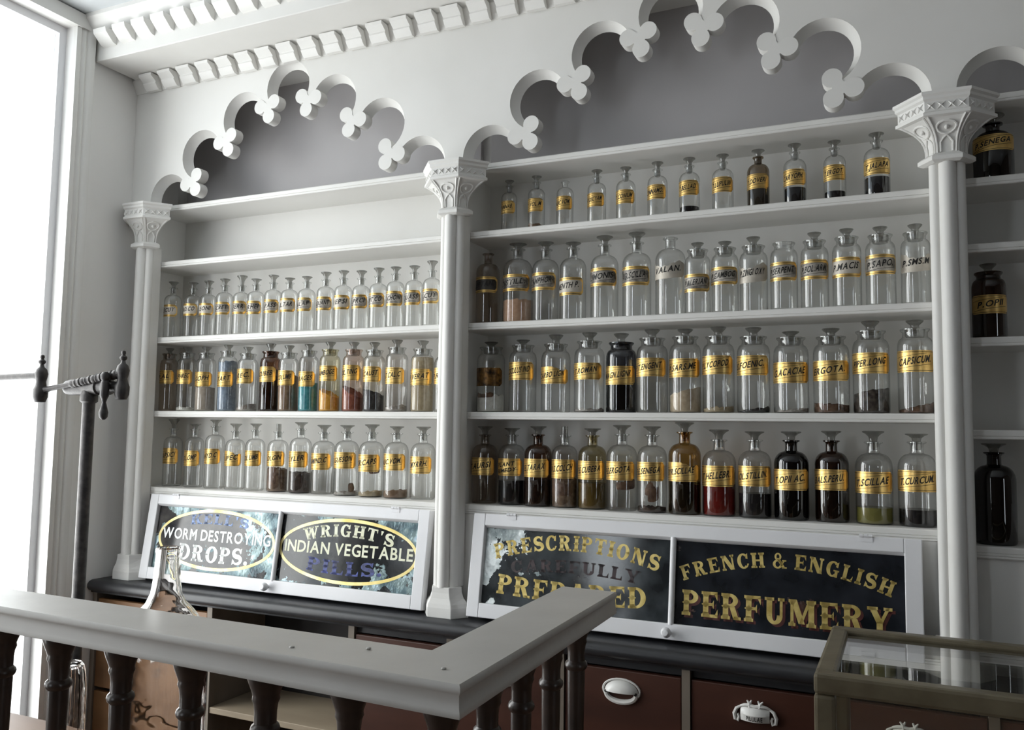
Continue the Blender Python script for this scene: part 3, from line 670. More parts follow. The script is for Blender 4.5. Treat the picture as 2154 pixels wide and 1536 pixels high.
def ellipse_ring(parent, a, b, cx=0, cz=0, w=0.011):
    mb = MB(); n = 72; vs = []
    for k in range(n):
        t = 2*math.pi*k/n; vs += [(cx+a*math.cos(t), YP, cz+b*math.sin(t)), (cx+(a-w)*math.cos(t), YP, cz+(b-w)*math.sin(t))]
    mb.add(vs, [(2*k, 2*((k+1)%n), 2*((k+1)%n)+1, 2*k+1) for k in range(n)])
    return mb.build('gold_ring', M['ringgold'], parent)
arc = lambda z0, k, xc=0.0: (lambda x: z0 - k*(x-xc)**2)
ellipse_ring(p1, 0.277, 0.109)
sign_text('lettering', p1, "KELL'S", M['signblue2'], -0.125, 0.145, arc(0.056,0.45), 0.036, YP)
sign_text('lettering', p1, 'WORM DESTROYING', M['signwhite'], -0.258, 0.256, arc(-0.005,0.0), 0.040, YP, font='sans')
sign_text('lettering', p1, 'DROPS.', M['signwhite'], -0.165, 0.165, arc(-0.081,-0.1), 0.058, YP, spur=True)
ellipse_ring(p2, 0.281, 0.108)
sign_text('lettering', p2, "WRIGHT'S", M['signcream'], -0.178, 0.180, arc(0.048,0.75), 0.041, YP)
sign_text('lettering', p2, 'INDIAN VEGETABLE', M['signcream'], -0.256, 0.262, arc(-0.013,0.0), 0.040, YP, font='sans')
sign_text('lettering', p2, 'PILLS.', M['signblue'], -0.155, 0.150, arc(-0.078,-0.35), 0.045, YP, spur=True)
o, (p3, p4) = sash(-0.596, 0.632, 'sign panel lettered in gold PRESCRIPTIONS PREPARED and FRENCH & ENGLISH PERFUMERY', 0.001, ('pane3','pane4'), -0.005)
sign_text('lettering', p3, 'PRESCRIPTIONS', M['signgold'], -0.255, 0.252, arc(0.058,0.62), 0.045, YP, spur=True)
sign_text('lettering', p3, 'CAREFULLY', M['signfaint'], -0.20, 0.20, arc(-0.006,0.35), 0.036, YP)
sign_text('lettering', p3, 'PREPARED', M['signgold'], -0.245, 0.225, arc(-0.092,-0.15), 0.058, YP, spur=True)
sign_text('lettering', p4, 'FRENCH & ENGLISH', M['signgold'], -0.268, 0.262, arc(0.055,0.75), 0.040, YP)
sign_text('letter_shade', p4, 'PERFUMERY', M['signshade'], -0.270, 0.262, arc(-0.090,0.0), 0.068, YP+0.0003, spur=True, dx=0.007, dz=-0.006)
sign_text('lettering', p4, 'PERFUMERY', M['signgold'], -0.270, 0.262, arc(-0.090,0.0), 0.068, YP, spur=True)

# ================================================================ BOTTLES
BOTTLES = {
 'L3': (0.06, 1.95, [
  (-2.621, 0.0322, 2.153, 2.177, 2.035, 2.082, 'N', 'T.SCUT', 'clear', None, 'disc', 'faded'),
  (-2.521, 0.0321, 2.146, 2.169, 2.034, 2.082, 'N', 'ARD.CO', 'clear', None, 'disc', 'faded'),
  (-2.433, 0.0321, 2.142, 2.169, 2.032, 2.078, 'N', 'T.EONI', 'clear', None, 'disc', 'faded'),
  (-2.354, 0.0321, 2.147, 2.172, 2.031, 2.079, 'N', 'SECRET', 'clear', None, 'disc', 'silver'),
  (-2.276, 0.0321, 2.143, 2.181, 2.03, 2.08, 'N', 'T.FERR', 'clear', None, 'disc', 'silver'),
  (-2.199, 0.0321, 2.141, 2.162, 2.025, 2.075, 'N', 'T.RHEI', 'clear', None, 'disc', 'silver'),
  (-2.121, 0.032, 2.144, 2.172, 2.027, 2.077, 'N', 'T.PASS', 'clear', None, 'disc', 'silver'),
  (-2.04, 0.032, 2.138, 2.152, 2.026, 2.077, 'N', 'OL.TAR', 'clear', None, 'disc', 'faded'),
  (-1.964, 0.0319, 2.136, 2.156, 2.026, 2.075, 'N', 'ALLAP', 'clear', None, 'disc', 'silver'),
  (-1.881, 0.0318, 2.14, 2.167, 2.025, 2.074, 'N', 'T.QUANT', 'clear', None, 'disc', 'silver'),
  (-1.806, 0.0318, 2.141, 2.168, 2.025, 2.076, 'N', 'TEPSI', 'clear', None, 'disc', 'faded'),
  (-1.73, 0.0317, 2.136, 2.163, 2.025, 2.074, 'N', 'T.PRCI', 'clear', None, 'disc', 'silver'),
  (-1.658, 0.0316, 2.139, 2.168, 2.026, 2.076, 'N', 'OPT.CO', 'clear', None, 'disc', 'silver'),
  (-1.583, 0.0315, 2.141, 2.165, 2.026, 2.077, 'N', 'T.CHON', 'clear', None, 'disc', 'silver'),
  (-1.511, 0.0313, 2.141, 2.165, 2.026, 2.077, 'N', 'QUASS', 'clear', None, 'disc', 'silver'),
  (-1.439, 0.0312, 2.144, 2.176, 2.027, 2.077, 'N', 'T.CUT', 'clear', None, 'disc', 'silver'),
 ]),
 'L2': (0.07, 1.664, [
  (-2.64, 0.0334, 1.892, 1.914, 1.772, 1.824, 'W', 'P.AL', 'smoke', None, 'disc', 'gold'),
  (-2.55, 0.0356, 1.893, 1.915, 1.77, 1.825, 'W', 'SULPHREC', 'clear', ('white', 1.681, 1.677), 'disc', 'gold'),
  (-2.442, 0.0377, 1.889, 1.913, 1.759, 1.814, 'W', 'P.GOPH', 'clear', ('greybrown', 1.759, 1.754), 'disc', 'gold'),
  (-2.337, 0.0355, 1.894, 1.918, 1.757, 1.813, 'W', 'P.TART', 'clear', ('bluegrey', 1.848, 1.854), 'disc', 'gold'),
  (-2.239, 0.0376, 1.882, 1.908, 1.768, 1.823, 'W', 'P.REC.', 'clear', ('grit', 1.671, 1.691), 'disc', 'gold'),
  (-2.135, 0.0377, 1.888, 1.917, 1.773, 1.829, 'W', 'P.CUBEB', 'brown', ('darkbrown', 1.82, 1.817), 'disc', 'gold'),
  (-2.041, 0.0368, 1.88, 1.907, 1.759, 1.813, 'W', 'P.COLUMB', 'clear', ('brown', 1.796, 1.794), 'disc', 'gold'),
  (-1.949, 0.0348, 1.885, 1.908, 1.754, 1.808, 'W', 'S.RAGES', 'clear', ('teal', 1.769, 1.766), 'disc', 'gold'),
  (-1.858, 0.0369, 1.887, 1.914, 1.773, 1.827, 'W', 'GAMBOGE', 'yellow', ('orange', 1.749, 1.713), 'disc', 'gold'),
  (-1.762, 0.0379, 1.885, 1.911, 1.774, 1.828, 'W', 'POL.TING', 'pink', ('redbrown', 1.759, 1.713), 'disc', 'gold'),
  (-1.667, 0.0375, 1.879, 1.906, 1.767, 1.82, 'W', 'N.CAUST', 'clear', ('blackchips', 1.743, 1.715), 'disc', 'gold'),
  (-1.576, 0.0384, 1.886, 1.912, 1.759, 1.815, 'W', 'H.T.CAL.C', 'clear', ('grit', 1.677, 1.687), 'disc', 'gold'),
  (-1.479, 0.0398, 1.879, 1.907, 1.754, 1.809, 'W', 'P.VERAT', 'clear', ('tan', 1.853, 1.855), 'disc', 'gold'),
  (-1.388, 0.0364, 1.885, 1.907, 1.757, 1.811, 'N', 'P.RISC.', 'clear', None, 'disc', 'gold'),
 ]),
 'L1': (0.085, 1.372, [
  (-2.615, 0.0353, 1.597, 1.634, 1.46, 1.521, 'N', 'CAPSICI', 'clear', None, 'disc', 'gold'),
  (-2.502, 0.0357, 1.596, 1.617, 1.454, 1.513, 'N', 'COL.OMP', 'clear', None, 'disc', 'gold'),
  (-2.395, 0.0362, 1.609, 1.633, 1.465, 1.523, 'N', 'M.HYD.C', 'clear', None, 'disc', 'gold'),
  (-2.297, 0.0366, 1.591, 1.619, 1.46, 1.516, 'N', 'V.IPEC', 'clear', None, 'disc', 'torn'),
  (-2.199, 0.0358, 1.595, 1.62, 1.463, 1.52, 'N', 'COL.UMB', 'clear', None, 'disc', 'gold'),
  (-2.094, 0.0377, 1.592, 1.62, 1.465, 1.52, 'N', 'P.OLGIN', 'clear', ('brownfilm', 1.46, 1.45), 'plug', 'gold'),
  (-1.989, 0.0397, 1.603, 1.627, 1.465, 1.522, 'N', 'T.YLER', 'clear', ('darkbrown', 1.448, 1.44), 'disc', 'gold'),
  (-1.889, 0.042, 1.591, 1.618, 1.459, 1.517, 'N', 'TAMIND.C', 'clear', None, 'disc', 'gold'),
  (-1.788, 0.0435, 1.595, 1.618, 1.467, 1.524, 'N', 'T.GUESON', 'clear', ('grit', 1.381, 1.388), 'disc', 'gold'),
  (-1.683, 0.0437, 1.594, 1.622, 1.459, 1.518, 'N', 'CIR:CAPS', 'clear', ('tan', 1.385, 1.393), 'disc', 'gold'),
  (-1.58, 0.042, 1.593, 1.616, 1.467, 1.523, 'N', 'NUC.VOM.', 'clear', ('brown', 1.394, 1.399), 'disc', 'gold'),
  (-1.477, 0.0421, 1.592, 1.616, 1.459, 1.516, 'N', 'T.MYRRH.', 'clear', None, 'disc', 'gold'),
  (-1.377, 0.0417, 1.591, 1.615, 1.471, 1.527, 'N', 'T.COL.', 'clear', None, 'disc', 'gold'),
 ]),
 'RB': (0.065, 2.248, [
  (-1.16, 0.0258, 2.407, 2.425, 2.31, 2.352, 'N', 'CANNAB.', 'clear', None, 'disc', 'gold'),
  (-1.061, 0.0272, 2.408, 2.427, 2.306, 2.349, 'N', 'T.VOL.M', 'clear', ('brownfilm', 2.268, 2.266), 'disc', 'gold'),
  (-0.962, 0.0268, 2.399, None, 2.302, 2.346, 'N', 'NUC.VOM.', 'clear', None, 'disc', 'gold'),
  (-0.858, 0.0289, 2.405, 2.424, 2.303, 2.346, 'N', 'HYOSCYAM', 'clear', None, 'disc', 'gold'),
  (-0.763, 0.0297, 2.401, 2.421, 2.302, 2.345, 'N', 'T.CONIUM', 'clear', None, 'disc', 'gold'),
  (-0.662, 0.0299, 2.402, 2.423, 2.304, 2.348, 'N', 'CINNAMO.', 'clear', None, 'disc', 'gold'),
  (-0.565, 0.03, 2.401, 2.424, 2.305, 2.35, 'N', 'T.BELLAD.', 'clear', ('black', 2.273, 2.273), 'disc', 'gold'),
  (-0.467, 0.0304, 2.4, 2.422, 2.304, 2.349, 'N', 'T.LUPULIN', 'clear', None, 'disc', 'gold'),
  (-0.367, 0.0311, 2.405, 2.425, 2.305, 2.348, 'N', 'T.DOVERI', 'stained', ('black', 2.306, 2.306), 'disc', 'gold'),
  (-0.266, 0.031, 2.407, 2.429, 2.304, 2.35, 'N', 'CARYOPH.', 'clear', ('black', 2.299, 2.299), 'disc', 'gold'),
  (-0.16, 0.0292, 2.403, 2.423, 2.305, 2.349, 'N', 'T.ERGOT.', 'clear', ('black', 2.276, 2.276), 'disc', 'gold'),
  (-0.052, 0.0331, 2.408, 2.428, 2.307, 2.352, 'N', 'T.JALAPA', 'clear', ('black', 2.302, 2.302), 'disc', 'gold'),
 ]),
 'RC': (0.075, 1.95, [
  (-1.236, 0.039, 2.188, None, 2.054, 2.106, 'N', 'LEPTAN.', 'smoke', None, 'disc', 'dark'),
  (-1.127, 0.0478, 2.195, 2.211, 2.051, 2.105, 'N', 'DISTILL.', 'clear', ('peach', 2.022, 2.026), 'disc', 'silver'),
  (-1.031, 0.0428, 2.187, 2.21, 2.05, 2.106, 'N', 'CAMPHOR', 'clear', None, 'disc', 'silver'),
  (-0.936, 0.0417, 2.183, 2.199, 2.028, 2.084, 'N', 'MENTH P.', 'clear', None, 'disc', 'faded'),
  (-0.832, 0.0427, 2.185, 2.212, 2.051, 2.107, 'N', 'LIMONIS', 'clear', None, 'disc', 'silver'),
  (-0.731, 0.0435, 2.186, 2.216, 2.048, 2.106, 'N', 'AQ.SCILLA', 'clear', None, 'disc', 'silver'),
  (-0.627, 0.0448, 2.191, None, 2.061, 2.114, 'N', 'VALAN.', 'clear', None, 'disc', 'fadedtorn'),
  (-0.543, 0.0373, 2.146, 2.167, 2.017, 2.069, 'W', 'P.ALERIAN', 'clear', None, 'disc', 'silver'),
  (-0.464, 0.0386, 2.146, 2.165, 2.034, 2.085, 'W', 'P.GAMBOG', 'clear', None, 'disc', 'silver'),
  (-0.383, 0.0393, 2.146, 2.172, 2.034, 2.09, 'W', 'P.ZINGI OXY', 'clear', None, 'disc', 'fadedtorn'),
  (-0.299, 0.0372, 2.148, None, 2.035, 2.088, 'W', 'P.SERPENT', 'clear', None, 'disc', 'silver'),
  (-0.217, 0.037, 2.148, 2.171, 2.034, 2.089, 'W', 'P.BOL.ARM', 'clear', None, 'disc', 'silver'),
  (-0.133, 0.0374, 2.15, 2.173, 2.034, 2.089, 'W', 'P.MACIS', 'clear', None, 'disc', 'faded'),
  (-0.048, 0.0378, 2.149, 2.171, 2.036, 2.09, 'W', 'P.SAPO.', 'clear', None, 'disc', 'silver'),
  (0.038, 0.0367, 2.15, 2.172, 2.038, 2.089, 'W', 'P.SMS.M', 'clear', None, 'disc', 'fadedtorn'),
 ]),
 'RD': (0.08, 1.664, [
  (-1.223, 0.046, 1.878, 1.895, 1.749, 1.808, 'W', '', 'clear', ('white', 1.717, 1.721), 'disc', 'ruined'),
  (-1.107, 0.0443, 1.881, 1.898, 1.767, 1.824, 'W', 'COCULUS IND', 'clear', None, 'disc', 'gold'),
  (-0.994, 0.0461, 1.881, 1.911, 1.754, 1.807, 'W', 'CARBO LIGN', 'clear', None, 'disc', 'torn'),
  (-0.88, 0.0473, 1.886, 1.913, 1.765, 1.816, 'W', 'P.T.ROMAN', 'clear', ('grit', 1.674, 1.676), 'disc', 'gold'),
  (-0.781, 0.0468, 1.88, 1.908, 1.749, 1.805, 'W', 'MAGN.LIGNR', 'darkblue', ('black', 1.801, 1.801), 'disc', 'gold'),
  (-0.682, 0.0467, 1.889, 1.916, 1.772, 1.827, 'W', 'P.T.ENGENT', 'clear', None, 'disc', 'gold'),
  (-0.583, 0.0463, 1.891, 1.913, 1.768, 1.823, 'W', 'P.SARS.ME', 'clear', ('beige', 1.714, 1.739), 'disc', 'gold'),
  (-0.485, 0.0454, 1.888, 1.916, 1.775, 1.829, 'W', 'P.LYCOPOD', 'clear', ('tan', 1.677, 1.682), 'disc', 'gold'),
  (-0.386, 0.0456, 1.884, 1.91, 1.771, 1.827, 'W', 'S.FOENIC.', 'clear', ('blackchips', 1.666, 1.682), 'disc', 'gold'),
  (-0.284, 0.0475, 1.878, 1.895, 1.748, 1.806, 'W', 'G.ACACIAE', 'clear', ('grit', 1.669, 1.678), 'disc', 'gold'),
  (-0.178, 0.0473, 1.877, 1.9, 1.753, 1.808, 'W', 'ERGOTA.', 'clear', ('brownchips', 1.692, 1.686), 'disc', 'gold'),
  (-0.077, 0.0466, 1.889, 1.916, 1.771, 1.827, 'W', 'PIPER.LONG', 'clear', ('darkchips', 1.717, 1.733), 'disc', 'gold'),
  (0.032, 0.0442, 1.89, 1.913, 1.773, 1.83, 'W', 'CAPSICUM.', 'clear', ('brownchips', 1.673, 1.692), 'disc', 'gold'),
 ]),
 'RE': (0.08, 1.372, [
  (-1.239, 0.0414, 1.593, 1.62, 1.463, 1.519, 'N', 'T.AURSI', 'smoke', None, 'disc', 'gold'),  # shadow over this bottle is put into its glass tint
  (-1.145, 0.0434, 1.594, 1.615, 1.464, 1.518, 'N', 'PLANT REMEDY', 'clear', ('black', 1.448, 1.448), 'disc', 'gold'),
  (-1.05, 0.0435, 1.596, 1.622, 1.463, 1.52, 'N', 'F.E.TARAX', 'brown', ('darkbrown', 1.452, 1.452), 'disc', 'gold'),
  (-0.962, 0.0403, 1.595, 1.622, 1.462, 1.52, 'N', 'V.S.COLCH', 'clear', ('brownfilm', 1.46, 1.46), 'plug', 'gold'),
  (-0.871, 0.0438, 1.596, 1.617, 1.462, 1.518, 'N', 'F.E.CUBEBA', 'olive', ('olive', 1.451, 1.451), 'disc', 'gold'),
  (-0.774, 0.0461, 1.601, 1.628, 1.464, 1.519, 'N', 'F.E.ERGOTA', 'clear', None, 'disc', 'gold'),
  (-0.681, 0.0438, 1.6, 1.625, 1.465, 1.52, 'N', 'F.E.SENEGA', 'clear', ('darkbrown', 1.388, 1.384), 'disc', 'gold'),
  (-0.584, 0.0467, 1.61, 1.638, 1.467, 1.522, 'N', 'SYR.SCILLAE', 'amber', ('black', 1.467, 1.467), 'disc', 'torn'),
  (-0.486, 0.0473, 1.589, 1.618, 1.456, 1.515, 'N', 'T.HELLEBR.', 'clear', ('red', 1.496, 1.496), 'disc', 'gold'),
  (-0.385, 0.0454, 1.59, 1.614, 1.461, 1.517, 'N', 'OL.STILLIN.', 'clear', ('black', 1.44, 1.44), 'disc', 'gold'),
  (-0.286, 0.0464, 1.591, 1.615, 1.454, 1.511, 'N', 'T.OPII AC.', 'blackglass', ('black', 1.486, 1.486), 'disc', 'gold'),
  (-0.181, 0.0441, 1.592, 1.618, 1.458, 1.514, 'N', 'BALS.PERU.', 'darkamber', ('darkbrown', 1.451, 1.451), 'disc', 'gold'),
  (-0.075, 0.0469, 1.59, 1.619, 1.454, 1.511, 'N', 'T.SCILLAE', 'clear', ('oliveliquid', 1.416, 1.416), 'disc', 'gold'),
  (0.03, 0.0471, 1.592, 1.613, 1.463, 1.518, 'N', 'T.CURCUM.', 'clear', ('black', 1.416, 1.416), 'disc', 'gold'),
 ]),
 'T1': (0.075, 2.263, [
  (0.226, 0.047, 2.42, 2.443, 2.338, 2.38, 'N', 'P.SENEGA', 'blackglass', ('black', 2.335, 2.335), 'disc', 'gold'),
 ]),
 'T2': (0.075, 1.855, [
  (0.206, 0.0395, 2.03, 2.052, 1.919, 1.967, 'W', 'P.OPII', 'darkamber', ('darkbrown', 1.926, 1.926), 'disc', 'gold'),
 ]),
 'T3': (0.075, 1.339, [
  (0.206, 0.0476, 1.569, 1.591, 1.412, 1.478, 'N', '', 'blackglass', ('black', 1.434, 1.434), 'disc', 'none'),
 ]),
}

def bottle_profile(R, zl, kind):
    H = zl
    if kind == 'N':
        nr, lr, nl, shh = 0.34*R, 0.50*R, 0.145*H, 0.78*R
    else:
        nr, lr, nl, shh = 0.70*R, 0.83*R, 0.105*H, 0.62*R
    zs = H-nl-shh
    pr = [(0.0001,0.0025),(R*0.7,0.002),(R*0.90,0.0),(R*0.975,0.003),(R,0.009),(R,zs)]
    for k in range(1, 9):
        a = math.pi/2*k/8*0.92
        pr.append((nr+(R-nr)*math.cos(a)**0.9, zs+shh*math.sin(a)))
    pr += [(nr*1.03, H-nl+0.002), (nr, H-nl*0.75), (nr, H-0.010), (nr*1.12, H-0.006), (lr, H-0.0035), (lr, H-0.0008), (lr*0.92, H), (nr*0.86, H), (nr*0.82, H-0.008), (nr*0.80, H-nl*0.8)]
    return pr, nr, lr, zs
def curved(R, ang, z, y0=0.0):  # ang from the front (-y), positive to +x
    return (R*math.sin(ang), -R*math.cos(ang), z)
def label_mesh(R, z0, z1, half, cut, torn=0, rnd=None):
    n = 28; vs = []; fs = []; h = z1-z0
    for k in range(n+1):
        u = -1+2*k/n; ang = u*half; e = (1-abs(u))*half*R; c = max(0.0, cut-e)
        a, b = z0+c, z1-c
        if torn:
            if torn == 1 and u > 0.15: b -= h*(0.16+0.10*math.sin(9*u+2))*(1 if u > 0.25 else (u-0.15)*10)
            if torn == 2: b -= h*(0.30*max(0, math.sin(2.2*u+1.9+rnd)) + 0.04*math.sin(17*u)); a += h*0.14*max(0, u-0.1)
        vs += [curved(R, ang, a), curved(R, ang, b)]
    fs = [(2*k,2*k+2,2*k+3,2*k+1) for k in range(n)]
    return MB().add(vs, fs)
ORD = ['first','second','third','fourth','fifth','sixth','seventh','eighth','ninth','tenth','eleventh','twelfth','thirteenth','fourteenth','fifteenth','sixteenth']
ROWP = dict(L3='left bay upper row', L2='left bay middle row', L1='left bay lowest row', RB='right bay highest row', RC='right bay second row', RD='right bay third row', RE='right bay lowest row',
            T1='highest shelf beyond the right column', T2='middle shelf beyond the right column', T3='lowest shelf beyond the right column')
GRP = dict(L3='upper bottle row of the left bay', L2='middle jar row of the left bay', L1='lowest bottle row of the left bay', RB='highest bottle row of the right bay', RC='second bottle row of the right bay', RD='third jar row of the right bay', RE='lowest bottle row of the right bay')
GN = dict(clear='clear', smoke='smoky', brown='brown glass', stained='brown-stained', yellow='yellow-dusted', pink='pink-dusted', olive='olive-tinted', amber='amber', darkamber='dark amber', darkblue='blue-black', blackglass='black glass')
CN = dict(white='white powder', greybrown='grey-brown powder', bluegrey='blue-grey powder', grit='pale residue', darkbrown='dark brown contents', brown='brown powder', teal='teal powder', orange='orange powder', redbrown='reddish powder', blackchips='black chips', tan='tan powder', brownfilm='brown residue', black='black liquid', peach='peach liquid', beige='beige powder', brownchips='brown residue', darkchips='dark pods', olive='olive liquid', red='red liquid', oliveliquid='olive liquid')
STAINS = {('L1',5): ((-5,0.08,0.42,38),), ('L1',9): ((55,0.36,0.48,26),), ('RE',3): ((5,0.16,0.40,60),), ('RE',5): ((45,0.28,0.42,40),), ('RE',6): ((30,0.14,0.40,22),(8,0.22,0.36,12)), ('RD',0): ((0,0.22,0.30,40),), ('L1',8): ((60,0.06,0.20,16),)}
rnd = random.Random(3)
for row, (yc, zs0, items) in BOTTLES.items():
    for i, (x, R, zlip, ztop, lz0, lz1, kind, text, gls, cont, stop, lab) in enumerate(items):
        R = min(R, 0.0475); zs = zs0 + 0.0004; H = zlip-zs
        yy = yc + rnd.uniform(-0.006, 0.006)
        if len(items) > 1: where = ('last' if i == len(items)-1 else ORD[i]) + ' in ' + ROWP[row]
        else: where = 'on ' + ROWP[row]
        nm = 'salt_mouth_jar' if kind == 'W' else 'stoppered_bottle'
        kn = ('jar' if kind == 'W' else 'bottle')
        desc = GN[gls] + ' ' + kn + ((' of ' + CN[cont[0]]) if cont else '') + ((' lettered ' + text) if text else '') + ', ' + where
        if len(re.findall(r"[A-Za-z0-9']+", desc)) > 16: desc = GN[gls] + ' ' + kn + ' lettered ' + text + ', ' + where
        b = thing(nm, (x, yy, zs), desc, 'jar' if kind == 'W' else 'bottle', GRP.get(row), (0,0,math.radians(rnd.uniform(-5,5) - (2 if row[0] == 'L' else 6))))
        pr, nr, lr, zsh = bottle_profile(R, H, kind)
        MB().lathe(pr, 32, cap=False).build('glass_body', M['g_'+gls], b, smooth=True)
        # stopper
        if ztop is not None:
            hs = max(ztop-zlip, 0.017); dr = 0.60*R if kind == 'N' else 0.50*R
            if stop == 'disc':
                sp = [(0.0001,-0.022),(nr*0.72,-0.022),(nr*0.80,-0.001),(nr*0.62 if kind=='N' else 0.28*R,0.001),(0.24*R,hs*0.30),(0.26*R,hs*0.45),(0.42*R,hs*0.72),(dr*0.94,hs*0.84),(dr,hs*0.90),(dr*0.98,hs*0.97),(dr*0.85,hs),(0.0001,hs)]
            else:
                sp = [(0.0001,-0.022),(nr*0.72,-0.022),(nr*0.80,-0.001),(nr*0.74,0.001),(nr*0.74,hs*0.96),(nr*0.66,hs),(0.0001,hs)]
            st = MB().lathe(sp, 24, cap=False).build('stopper', M['g_stopper'], b, smooth=True); st.location = (0,0,H)
        # contents
        if cont:
            cm, za, zb = cont; Ri = R-0.0022; za -= zs; zb -= zs; lim = H-0.03
            n = 28; mb = MB(); vs = []; nr_ = 6
            flat = cm in LIQ
            ph = rnd.uniform(0, 6)
            def top(px, py, q=1.0):
                s = px/Ri*0.5+0.5; h = za+(zb-za)*s
                if not flat: h += 0.0035*math.sin(px*170+ph)*math.cos(py*150+ph) + 0.002*math.sin(px*420+ph)
                return max(0.004, min(h, lim))
            def rad(h):
                for (ra, ha), (rb, hb) in zip(pr[4:14], pr[5:15]):
                    if h <= hb: return (ra + (rb-ra)*((h-ha)/(hb-ha) if hb > ha else 0)) - 0.0022
                return nr*0.7
            ring = []
            for k in range(n):
                a = 2*math.pi*k/n; h = top(Ri*math.cos(a), Ri*math.sin(a)); ring.append((a, h))
            vs += [(Ri*0.97*math.cos(a), Ri*0.97*math.sin(a), 0.0035) for a, h in ring]
            vs += [(Ri*math.cos(a), Ri*math.sin(a), min(0.009, h)) for a, h in ring]
            vs += [(min(Ri, rad(min(h, zsh)))*math.cos(a), min(Ri, rad(min(h, zsh)))*math.sin(a), min(h, max(zsh, 0.010))) for a, h in ring]
            vs += [(rad(h)*math.cos(a), rad(h)*math.sin(a), h) for a, h in ring]
            for j in (0.66, 0.33):
                vs += [(rad(h)*j*math.cos(a), rad(h)*j*math.sin(a), top(rad(h)*j*math.cos(a), rad(h)*j*math.sin(a))) for a, h in ring]
            L_ = len(vs)//n; fs = [(i_*n+k, i_*n+(k+1)%n, (i_+1)*n+(k+1)%n, (i_+1)*n+k) for i_ in range(L_-1) for k in range(n)]
            vs.append((0,0,top(0,0))); fs += [((L_-1)*n+k, (L_-1)*n+(k+1)%n, L_*n) for k in range(n)]
            vs.append((0,0,0.0035)); fs += [((k+1)%n, k, L_*n+1) for k in range(n)]
            mb.add(vs, fs).build('contents', M['c_'+cm], b, smooth=True)
        # dried residue on the inside of a few bottles: (turn, from, to, half width)
        for (ta, s0, s1, sh) in STAINS.get((row, i), ()):
            so = label_mesh(R-0.0012, s0*H, s1*H, math.radians(sh), 0.004, 2, ta).build('dried_stain', M['stain'], b, smooth=True); so.rotation_euler = (0,0,math.radians(ta))
        # label
        if lab != 'none':
            a, c = lz0-zs, lz1-zs; h = c-a; half = math.radians(79); RL = R+0.0005; cut = min(0.009, h*0.2)
            torn = {'torn':1, 'fadedtorn':2}.get(lab, 0)
            base = {'gold':'gold','torn':'gold','silver':'gold','faded':'gold','fadedtorn':'faded','dark':'gold','ruined':'ruined'}[lab]
            lo = label_mesh(RL, a, c, half, cut, torn, rnd.uniform(-0.5,0.5)).build('paper_label', M[base], b, smooth=True)
            if lab in ('silver','faded','dark'):
                label_mesh(RL+0.0003, a+h*0.17, c-h*0.17, half*0.93, cut*0.8).build('label_panel', M[{'silver':'silver','faded':'faded','dark':'darklab'}[lab]], lo, smooth=True)
            ink = MB(); RI = RL+0.0007; slope = 0.13 if lab in ('gold','torn') else 0.10
            if text:
                lines = text.split(' ') if (' ' in text and text.startswith('PLANT')) else [text]
                th = h*(0.33 if len(lines) == 1 else 0.24)/0.73
                for li, ln in enumerate(lines):
                    v, f, w = sans_line(ln, 0.022, gap=0.12, space=0.35)
                    wid = min(w*th, 2*half*R*0.70); k = wid/w
                    zb0 = a + h*(0.38 if len(lines) == 1 else (0.54 if li == 0 else 0.20))
                    pts = []
                    for (px, py) in v:
                        s = (px-w/2)*k + py*th*0.22
                        pts.append(curved(RI, s/R, zb0 + py*th + s*slope))
                    ink.add(pts, f)
            def line(z0_, z1_, u0, u1, t, sl):
                n = 10; vs = []
                for q in range(n+1):
                    u = u0+(u1-u0)*q/n; s = u*half*R; zz = z0_+(z1_-z0_)*q/n + s*sl
                    vs += [curved(RI, u*half, zz-t), curved(RI, u*half, zz+t)]
                ink.add(vs, [(2*q,2*q+2,2*q+3,2*q+1) for q in range(n)])
            if lab in ('gold','torn','silver','dark','faded'):
                t = 0.0005
                line(a+h*0.07, a+h*0.07, -0.9, 0.9, t, 0)
                if lab != 'torn': line(c-h*0.07, c-h*0.07, -0.9, 0.9, t, 0)
            if lab in ('gold','torn','silver') and text:
                line(a+h*0.27, a+h*0.27, -0.75, 0.75, 0.0005, slope); line(a+h*0.79, a+h*0.79, -0.8, 0.55, 0.0004, slope)
            if ink.v: ink.build('lettering', M['ink'], lo)

# ================================================================ RAILING ON THE FRONT COUNTER
fc = thing('front_counter', (-0.6, -1.3, 0), 'brown wooden customer counter in the foreground under the railing', 'counter')
MB().box(-2.1, 2.2, -0.35, 0.225, 0.925, 0.95).box(-0.15, 2.2, 0.225, 0.58, 0.925, 0.95).box(0.445, 2.2, 0.58, 0.86, 0.925, 0.95).build('top', M['countwood'], fc)
MB().box(-2.05, 2.15, -0.30, -0.27, 0.0, 0.925).build('front_panel', M['mahog'], fc)
MB().box(-2.05, 2.15, 0.15, 0.18, 0.0, 0.925).build('rear_panel', M['mahog'], fc)
ra = thing('counter_railing', (-0.565, -1.385, 0.95), 'grey painted handrail on dark turned balusters, turning a corner in the foreground', 'railing')
oz = Vector((-0.565, -1.385, 0.95))
inC, outC = Vector((-0.618,-1.320)), Vector((-0.503,-1.453)); inR, outR = Vector((-0.639,-0.750)), Vector((-0.523,-0.768)); inL, outL = Vector((-2.30,-1.290)), Vector((-2.30,-1.385))
prof = [(0.0,1.290),(1.0,1.290),(1.022,1.2875),(1.030,1.282),(1.015,1.2785),(1.0,1.276),(1.005,1.262),(1.02,1.257),(1.03,1.2525),(1.02,1.2485),(0.97,1.247),(0.0,1.247)]
prof = [(-0.02,1.2875)] + prof[1:-1] + [(0.03,1.247),(-0.01,1.252),(-0.015,1.276)]
